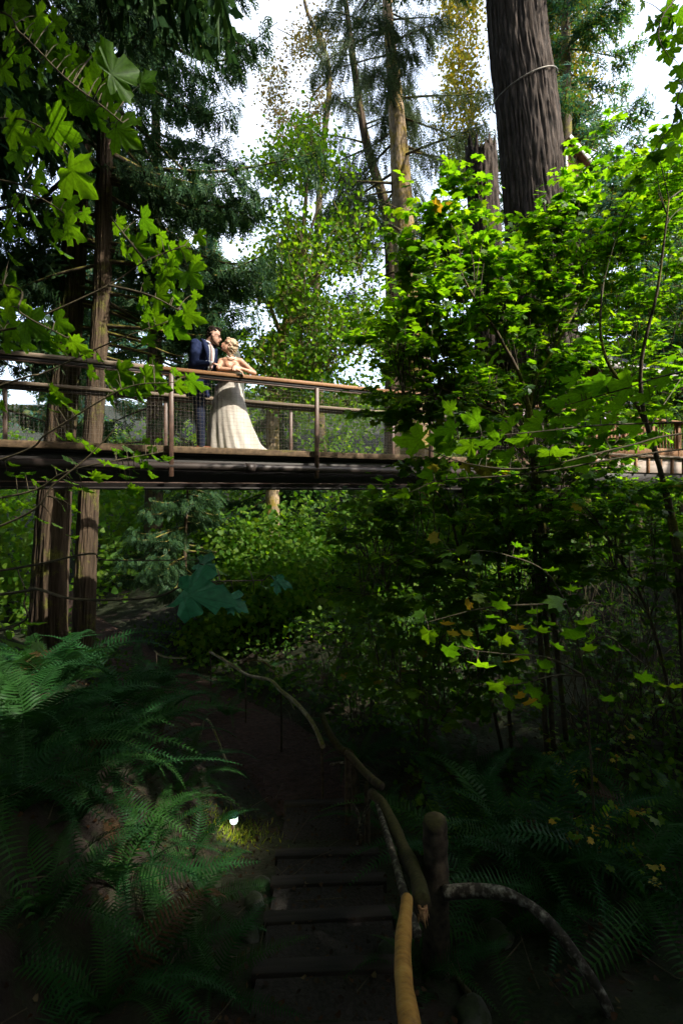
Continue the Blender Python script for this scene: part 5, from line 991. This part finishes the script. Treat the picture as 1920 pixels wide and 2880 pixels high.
M['navy_dark'] = solid('navy_trousers', (.003, .006, .020), (.005, .010, .030), 60, .85, bump=.2, bumpd=.002)
M['shirt'] = solid('white_shirt', (.66, .68, .72), (.78, .79, .82), 20, .7, bump=.1, bumpd=.002)
M['tie'] = solid('pink_tie', (.50, .33, .33), (.60, .42, .41), 40, .6)
M['shoe'] = solid('brown_leather', (.09, .025, .012), (.16, .05, .022), 15, .35, spec=.5)
M['dark_hair'] = solid('dark_hair', (.006, .004, .003), (.018, .012, .008), 40, .7, (1, 1, 1), .8, bumpd=.01, spec=.1)
M['beard'] = solid('brown_beard', (.05, .025, .014), (.13, .065, .035), 60, .7, bump=.6, bumpd=.006)
M['blond'] = solid('blond_hair', (.24, .165, .095), (.52, .42, .29), 45, .45, (1, 1, 1), .8, bumpd=.01)
M['frame'] = solid('spectacle_frame', (.008, .006, .005), (.02, .014, .01), 10, .3)
M['lip'] = solid('lips', (.40, .12, .10), (.48, .16, .13), 10, .4)
M['pearl'] = solid('pearl', (.70, .66, .58), (.82, .78, .70), 10, .2, spec=.7)
m, nt, N, L, out = mat('ivory_satin'); p = N('BsdfPrincipled', i_Roughness=.62); p.inputs['Sheen Weight'].default_value = .25
tc = N('TexCoord'); mpn = N('Mapping'); mpn.inputs['Scale'].default_value = (1, 1, 1); L(tc.outputs['Object'], mpn.inputs[0]); vo = N('TexNoise', i_Scale=7.0, i_Detail=4.0); L(mpn.outputs[0], vo.inputs['Vector']); no = N('TexNoise', i_Scale=45.0, i_Detail=4.0); L(tc.outputs['Object'], no.inputs['Vector'])
rp = ramp(N, [(.3, (.36, .32, .28)), (.5, (.42, .385, .345)), (.75, (.46, .43, .39))]); L(vo.outputs[0], rp.inputs[0]); L(rp.outputs[0], p.inputs['Base Color'])
bu = N('Bump', i_Strength=.5, i_Distance=.006); L(no.outputs[0], bu.inputs['Height']); L(bu.outputs[0], p.inputs['Normal']); L(p.outputs[0], out.inputs[0]); M['dress'] = m
m, nt, N, L, out = mat('tulle'); df = N('BsdfDiffuse'); df.inputs[0].default_value = (.78, .80, .80, 1); tr = N('BsdfTranslucent'); tr.inputs[0].default_value = (.78, .80, .80, 1); mx = N('MixShader', n_0=.5); L(df.outputs[0], mx.inputs[1]); L(tr.outputs[0], mx.inputs[2]); tp = N('BsdfTransparent'); m2 = N('MixShader', n_0=.45); L(tp.outputs[0], m2.inputs[1]); L(mx.outputs[0], m2.inputs[2]); L(m2.outputs[0], out.inputs[0]); M['tulle'] = m

CO = bw(-.182, 0, DECK)
def rotv(ax, deg): return np.array(Matrix.Rotation(math.radians(deg), 3, ax))
def finger(B, pts, r=.0085): B.limb(pts, [r, r * .95, r * .75])
# ---- groom
gm = thing('person', 'man in navy suit and glasses leaning over the bridge rail to kiss', 'person', CO, BA)
HC = np.array([.018, .16, 1.668]); Rg = rotv('Y', 14) @ rotv('Z', -14)      # face looks along +u, a little down and towards the viewer
def hg(x, y, z): return HC + Rg @ np.array([x, y, z])
B = Blob()
B.ball(hg(-.012, 0, .03), (.098, .076, .098), Rg, 3); B.ball(hg(.022, 0, -.04), (.072, .062, .085), Rg, 3); B.ball(hg(.048, 0, -.095), (.040, .044, .034), Rg)      # cranium, face, jaw
B.limb([hg(.085, 0, .005), hg(.105, 0, -.022), hg(.112, 0, -.036)], [.010, .013, .015]); B.ball(hg(.092, 0, -.066), (.014, .024, .008), Rg); B.ball(hg(.090, 0, -.082), (.013, .022, .008), Rg); B.ball(hg(.080, 0, -.108), .018)
for s in (-1, 1):
    B.ball(hg(-.005, s * .076, -.02), (.020, .010, .032), Rg); B.ball(hg(.078, s * .028, .022), (.016, .024, .010), Rg)
B.limb([hg(-.02, 0, -.06), (-.06, .20, 1.53), (-.09, .23, 1.47)], [.060, .058, .075])
B.loft([((-.15, .42, .90), .15, .11), ((-.15, .41, 1.08), .14, .11), ((-.12, .31, 1.30), .16, .115), ((-.10, .24, 1.46), .17, .10), ((-.09, .22, 1.52), .10, .07)])
RSh, REl, RWr = np.array([-.235, .17, 1.50]), np.array([-.285, .07, 1.20]), np.array([-.065, -.01, 1.215])
LSh, LEl, LWr = np.array([.02, .34, 1.48]), np.array([.14, .46, 1.24]), np.array([.30, .50, 1.12])
B.limb([RSh, REl, RWr], [.05, .04, .026]); B.limb([LSh, LEl, LWr], [.05, .04, .026])
def hand_over(B, wr, d, drop, side, r=.0088, curl=1.0):
    """palm from the wrist along d, fingers falling by drop; side = across the palm"""
    d, side, drop = map(lambda v: np.array(v) / np.linalg.norm(v), (d, side, drop)); k = wr + d * .085
    for s in (-1.5, -.5, .5, 1.5): B.limb([wr + side * s * .010, k + side * s * .019], [.017, .013])
    for s, l in ((-1.5, .9), (-.5, 1.0), (.5, .95), (1.5, .75)):
        b0 = k + side * s * .020; p1 = b0 + (d * .6 + drop * .6) * .042 * l; p2 = p1 + (d * .15 + drop) * .030 * l; p3 = p2 + (drop - d * .25 * curl) * .022 * l; finger(B, [b0, p1, p2, p3], r)
    t0 = wr + d * .03 - side * .026; B.limb([t0, t0 + d * .035 - side * .022 + drop * .01, t0 + d * .062 - side * .026 + drop * .018], [.012, .010, .008])
hand_over(B, RWr + np.array([.01, 0, 0]), (.75, -.45, -.12), (.05, -.25, -1), (.45, .75, .1))
hand_over(B, LWr, (.8, .1, -.3), (.3, 0, -1), (.1, 1, 0))
hipR, kneR, ankR = np.array([-.165, .35, .92]), np.array([-.15, .31, .50]), np.array([-.13, .34, .09]); hipL, kneL, ankL = np.array([-.14, .50, .92]), np.array([-.11, .49, .50]), np.array([-.09, .51, .09])
B.limb([hipR, kneR, ankR], [.085, .055, .04]); B.limb([hipL, kneL, ankL], [.085, .055, .04])
B.build('body', M['skin_g'], gm, .009, 3)
J = Blob()
J.loft([((-.16, .43, .80), .175, .135), ((-.155, .42, .95), .17, .135), ((-.15, .41, 1.08), .165, .13), ((-.125, .32, 1.30), .185, .135), ((-.11, .25, 1.45), .195, .125), ((-.10, .225, 1.535), .15, .10), ((-.095, .22, 1.565), .085, .075)], 36)
J.limb([RSh + [-.005, 0, .015], REl, RWr + [-.035, .005, 0]], [.078, .064, .046]); J.limb([LSh, LEl, LWr + [-.03, 0, .02]], [.075, .062, .045]); J.ball((-.245, .16, 1.515), .078)
J.build('jacket', M['navy'], gm, .011, 5, .016, 11, (1, 1, .7))
T_ = Blob(); T_.limb([hipR, kneR, ankR + [0, 0, -.01]], [.105, .078, .062]); T_.limb([hipL, kneL, ankL + [0, 0, -.01]], [.105, .078, .062]); T_.ball((-.152, .43, .93), (.15, .125, .11)); T_.build('trousers', M['navy_dark'], gm, .012, 4, .012, 10, (1, 1, .5))
for a_, tx in ((ankR, .09), (ankL, .10)):
    s = Blob(); s.limb([a_ + [-.035, 0, -.045], a_ + [.06, -.015, -.055], a_ + [.18, -.04, -.062]], [.042, .038, .030]); s.limb([a_ + [-.03, 0, -.075], a_ + [.18, -.04, -.078]], [.014, .014]); s.build('shoe', M['shoe'], gm, .008, 3)
# shirt front, collar, cuff, tie, lapels
def strip(name, L_, R_, mt, th=.006, parent=gm):
    """a curved cloth strip between two edge lines, with thickness"""
    L_, R_ = spline(L_, 12), spline(R_, 12); nrm = unit(np.cross(np.gradient(L_, axis=0), R_ - L_)); V = np.concatenate([L_, R_, L_ - nrm * th, R_ - nrm * th]); i = np.arange(11)
    Q_ = np.concatenate([np.stack([i, i + 1, 13 + i, 12 + i], -1), np.stack([24 + i, 36 + i, 37 + i, 25 + i], -1), np.stack([i, 24 + i, 25 + i, i + 1], -1), np.stack([12 + i, 13 + i, 37 + i, 36 + i], -1), [[0, 12, 36, 24], [11, 35, 47, 23]]]); return link(name, mesh_from(name, V, [Q_], True), mt, parent)
strip('shirt_front', [(-.105, .135, 1.575), (-.060, .115, 1.46), (-.055, .150, 1.30), (-.06, .20, 1.16)], [(-.02, .150, 1.560), (.035, .150, 1.46), (.035, .19, 1.30), (.0, .25, 1.16)], M['shirt'])
strip('tie', [(-.050, .122, 1.535), (-.028, .112, 1.46), (-.022, .142, 1.30), (-.028, .19, 1.18)], [(-.022, .130, 1.535), (.004, .122, 1.46), (.014, .152, 1.30), (.008, .20, 1.18)], M['tie'])
strip('lapel', [(-.165, .150, 1.60), (-.135, .098, 1.47), (-.095, .118, 1.33), (-.075, .16, 1.20)], [(-.100, .130, 1.585), (-.060, .100, 1.46), (-.052, .128, 1.31), (-.058, .175, 1.18)], M['navy'], .01)
strip('lapel', [(-.02, .150, 1.57), (.034, .138, 1.46), (.034, .178, 1.30), (.0, .235, 1.16)], [(.02, .185, 1.56), (.085, .185, 1.46), (.075, .22, 1.32), (.04, .27, 1.18)], M['navy'], .01)
s = Blob(); s.limb([(-.115, .165, 1.585), (-.055, .118, 1.545)], [.016, .014]); s.limb([(-.03, .135, 1.545), (.0, .18, 1.575)], [.014, .016]); s.build('collar', M['shirt'], gm, .007, 2)
s = Blob(); s.limb([RWr + [-.045, .008, 0], RWr + [.005, -.004, .0]], [.042, .038]); s.build('cuff', M['shirt'], gm, .007, 2)
# hair, beard, glasses
s = Blob(); s.ball(hg(-.024, 0, .052), (.092, .079, .084), Rg, 3); s.ball(hg(.02, 0, .098), (.068, .060, .036), Rg, 3); s.ball(hg(-.066, 0, -.01), (.046, .064, .072), Rg); s.ball(hg(.045, 0, .105), (.045, .052, .030), Rg); s.ball(hg(-.03, 0, .0), (.066, .0795, .05), Rg); s.build('hair', M['dark_hair'], gm, .006, 1, .012, 60, (.4, 1, 1))
s = Blob(); s.limb([hg(.000, -.064, -.055), hg(.03, -.055, -.095), hg(.075, -.03, -.116), hg(.085, 0, -.118), hg(.075, .03, -.116), hg(.03, .055, -.095), hg(.0, .064, -.055)], [.018, .022, .024, .024, .024, .022, .018]); s.limb([hg(.094, -.026, -.075), hg(.104, 0, -.058), hg(.094, .026, -.075)], [.008, .009, .008]); s.build('beard', M['beard'], gm, .006, 2)
b = MB(); a = np.linspace(0, 2 * np.pi, 17)
for s in (-1, 1): b.tube([hg(.100 - .012 * abs(s * .034 + .024 * math.cos(t)) / .05, s * .034 + .024 * math.cos(t), -.0 + .017 * math.sin(t)) for t in a], .0028, 5, False); b.tube([hg(.092, s * .058, .006), hg(.05, s * .075, .004), hg(-.01, s * .083, -.002)], .003, 5)
b.tube([hg(.103, -.01, .003), hg(.106, 0, .006), hg(.103, .01, .003)], .0026, 5); link('glasses', b.mesh('glasses', True), M['frame'], gm)
b = MB()
for s in (-1, 1): V, T = sphere_v(hg(.082, s * .030, .0), (.011,) * 3); b.add(V, T=T)
link('eyes', b.mesh('eyes', True), M['frame'], gm)

# ---- bride
br = thing('person', 'woman in ivory strapless wedding gown and veil kissing over the rail', 'person', CO, BA)
HB_ = np.array([.232, .135, 1.545]); Rb = rotv('Y', 22) @ rotv('Z', 180 + 8)      # faces -u, chin lifted
def hb(x, y, z): return HB_ + Rb @ np.array([x, y, z])
B = Blob()
B.ball(hb(-.012, 0, .025), (.092, .072, .092), Rb, 3); B.ball(hb(.024, 0, -.038), (.064, .056, .078), Rb, 3); B.ball(hb(.050, 0, -.088), (.032, .034, .028), Rb)
B.limb([hb(.080, 0, .0), hb(.096, 0, -.026), hb(.100, 0, -.034)], [.008, .010, .011]); B.ball(hb(.086, 0, -.060), (.012, .020, .008), Rb); B.ball(hb(.083, 0, -.074), (.012, .018, .008), Rb)
for s in (-1, 1): B.ball(hb(-.004, s * .070, -.018), (.017, .009, .028), Rb)
B.limb([hb(-.02, 0, -.06), (.255, .13, 1.40), (.265, .15, 1.34)], [.047, .046, .06])
BSl, BEl, BWl = np.array([.405, .115, 1.325]), np.array([.585, .02, 1.150]), np.array([.36, -.035, 1.185])      # arm at picture right
BSr, BEr, BWr = np.array([.125, .17, 1.305]), np.array([.055, .03, 1.165]), np.array([.285, -.055, 1.150])
B.loft([((.29, .38, 1.0), .12, .10), ((.29, .34, 1.08), .115, .095), ((.28, .25, 1.18), .135, .10), ((.27, .175, 1.27), .155, .10), ((.265, .14, 1.335), .15, .07), ((.262, .135, 1.37), .08, .055)])
B.ball((.215, .095, 1.235), .062); B.ball((.325, .085, 1.235), .062); B.limb([BSr, (.265, .14, 1.345), BSl], [.050, .05, .050])
B.limb([BSl, BEl, BWl], [.046, .037, .023]); B.limb([BSr, BEr, BWr], [.046, .037, .023])
hand_over(B, BWl, (-.9, -.25, .05), (-.35, -.6, -.6), (.1, .35, .9), .0075); hand_over(B, BWr, (.80, -.42, -.25), (.12, -.15, -1), (.45, .8, .0), .0075)
B.build('body', M['skin_b'], br, .009, 2)
# gown: bodice and skirt in one cloth with folds, hem spreading to a train
rings = [(1.268, .272, .158, .150, .104), (1.22, .274, .172, .155, .112), (1.15, .285, .265, .145, .115), (1.07, .290, .345, .150, .125), (.98, .292, .395, .195, .165), (.80, .302, .415, .235, .20), (.60, .315, .425, .285, .245), (.40, .34, .435, .335, .28), (.20, .375, .445, .385, .315), (.06, .405, .45, .425, .335), (.018, .42, .455, .445, .345)]
n = 120; a = np.arange(n) / n * 2 * np.pi; zs = np.linspace(0, len(rings) - 1, 64); V = []
arr = np.array(rings)
for q in zs:
    z, cu, cv, ru, rv = [np.interp(q, np.arange(len(rings)), arr[:, k]) for k in range(5)]; t = np.clip((1.05 - z) / 1.05, 0, 1); fold = t * .06 * (.6 * np.sin(a * 7 + 2.2 * np.sin(a * 2 + z) + z * 1.2) * (.5 + vnoise(np.stack([np.cos(a) * 2, np.sin(a) * 2, np.full(n, z * 2.)], -1), 8)) + .4 * np.sin(a * 15 + 3 * np.sin(a * 3) + z * 3.5)) + .03 * (vnoise(np.stack([np.cos(a) * 4, np.sin(a) * 4, np.full(n, z * 5)], -1), 5) - .5) + .016 * (vnoise(np.stack([np.cos(a) * 6, np.sin(a) * 6, np.full(n, z * 9)], -1), 3) - .5)
    ext = 1 + .45 * np.clip(np.cos(a), 0, 1) ** 6 * np.clip((.16 - z) / .16, 0, 1) ** 1.6
    V.append(np.stack([cu + np.cos(a) * ru * (1 + fold) * ext, cv + np.sin(a) * rv * (1 + fold), np.full(n, z) + .006 * np.sin(a * 9) * (z < .05)], -1))
V = np.concatenate(V); i = np.arange(63)[:, None] * n; k = np.arange(n)[None]; k2 = (k + 1) % n
link('gown', mesh_from('gown', V, [np.stack([i + k, i + n + k, i + n + k2, i + k2], -1).reshape(-1, 4)], True), M['dress'], br)
# waist band and buttons
b = MB(); a = np.linspace(0, 2 * np.pi, 41); b.tube(np.stack([.291 + .158 * np.cos(a), .350 + .134 * np.sin(a), 1.06 + 0 * a], -1), .012, 6, False); link('sash', b.mesh('sash', True), M['dress'], br)
# veil, gathered at the back of the head and falling behind the right shoulder
nu, nv = 34, 26; U_, V_ = np.meshgrid(np.linspace(0, 1, nu), np.linspace(0, 1, nv))
z = lerp(1.60, .42, V_ ** 1.05); spread_ = .03 + .17 * V_ ** .7; cu = np.interp(V_, [0, .12, .35, 1], [.300, .372, .44, .50]); cv = np.interp(V_, [0, .12, .35, 1], [.16, .24, .40, .62])
uu = cu + (U_ - .5) * 2 * spread_ * .85; vv = cv + .22 * (U_ - .5) * V_ + .022 * np.sin(U_ * 30 + V_ * 4) * (.3 + V_); Vv = np.stack([uu, vv, z], -1).reshape(-1, 3); ii = np.arange(nu * nv).reshape(nv, nu)
link('veil', mesh_from('veil', Vv, [np.stack([ii[:-1, :-1], ii[:-1, 1:], ii[1:, 1:], ii[1:, :-1]], -1).reshape(-1, 4)], True), M['tulle'], br)
# hair: swept up with loose curls
s = Blob(); s.ball(hb(-.032, 0, .040), (.092, .082, .086), Rb, 3); s.ball(hb(-.085, 0, .0), (.058, .066, .070), Rb); s.ball(hb(.02, 0, .082), (.052, .058, .030), Rb)
for k in range(34):
    p = hb(-.055 + rng.normal() * .045, rng.choice([-1, 1]) * rng.uniform(.03, .078), rng.normal() * .055 + .0); s.ball(p, rng.uniform(.014, .024))
s.build('hair', M['blond'], br, .005, 1, .014, 55, (1, 1, .4))
b = MB()
for k in range(22):
    p = hb(-.04 + rng.normal() * .035, -.06 * rng.choice([-1, 1]) + rng.normal() * .012, -.02 + rng.normal() * .03); l = rng.uniform(.05, .11); t = np.linspace(0, 1, 16); b.tube(np.stack([p[0] + .012 * np.cos(t * 11 + k) + t * .01, p[1] + .012 * np.sin(t * 11 + k), p[2] - t * l], -1), np.linspace(.006, .003, 16), 5)
link('curls', b.mesh('curls', True), M['blond'], br)
b = MB()
for k in range(26):
    t = k / 25 * math.pi; V, T = sphere_v((.262 + .062 * math.cos(t + math.pi), .098 - .052 * math.sin(t) * 1.0, 1.378 - .038 * math.sin(t)), (.0075,) * 3, 1); b.add(V, T=T)
link('necklace', b.mesh('necklace', True), M['pearl'], br)
s = Blob(); s.ball(hb(.093, 0, -.060), (.008, .018, .007), Rb); s.ball(hb(.090, 0, -.073), (.008, .016, .007), Rb); s.build('lips', M['lip'], br, .004, 1)
b = MB()
for s in (-1, 1): b.tube([hb(.074, s * .020, .004), hb(.072, s * .030, .001), hb(.062, s * .040, .004)], .003, 5); b.tube([hb(.080, s * .014, .020), hb(.076, s * .028, .025), hb(.062, s * .044, .020)], .0032, 5)
link('eyelashes', b.mesh('eyelashes', True), M['beard'], br)
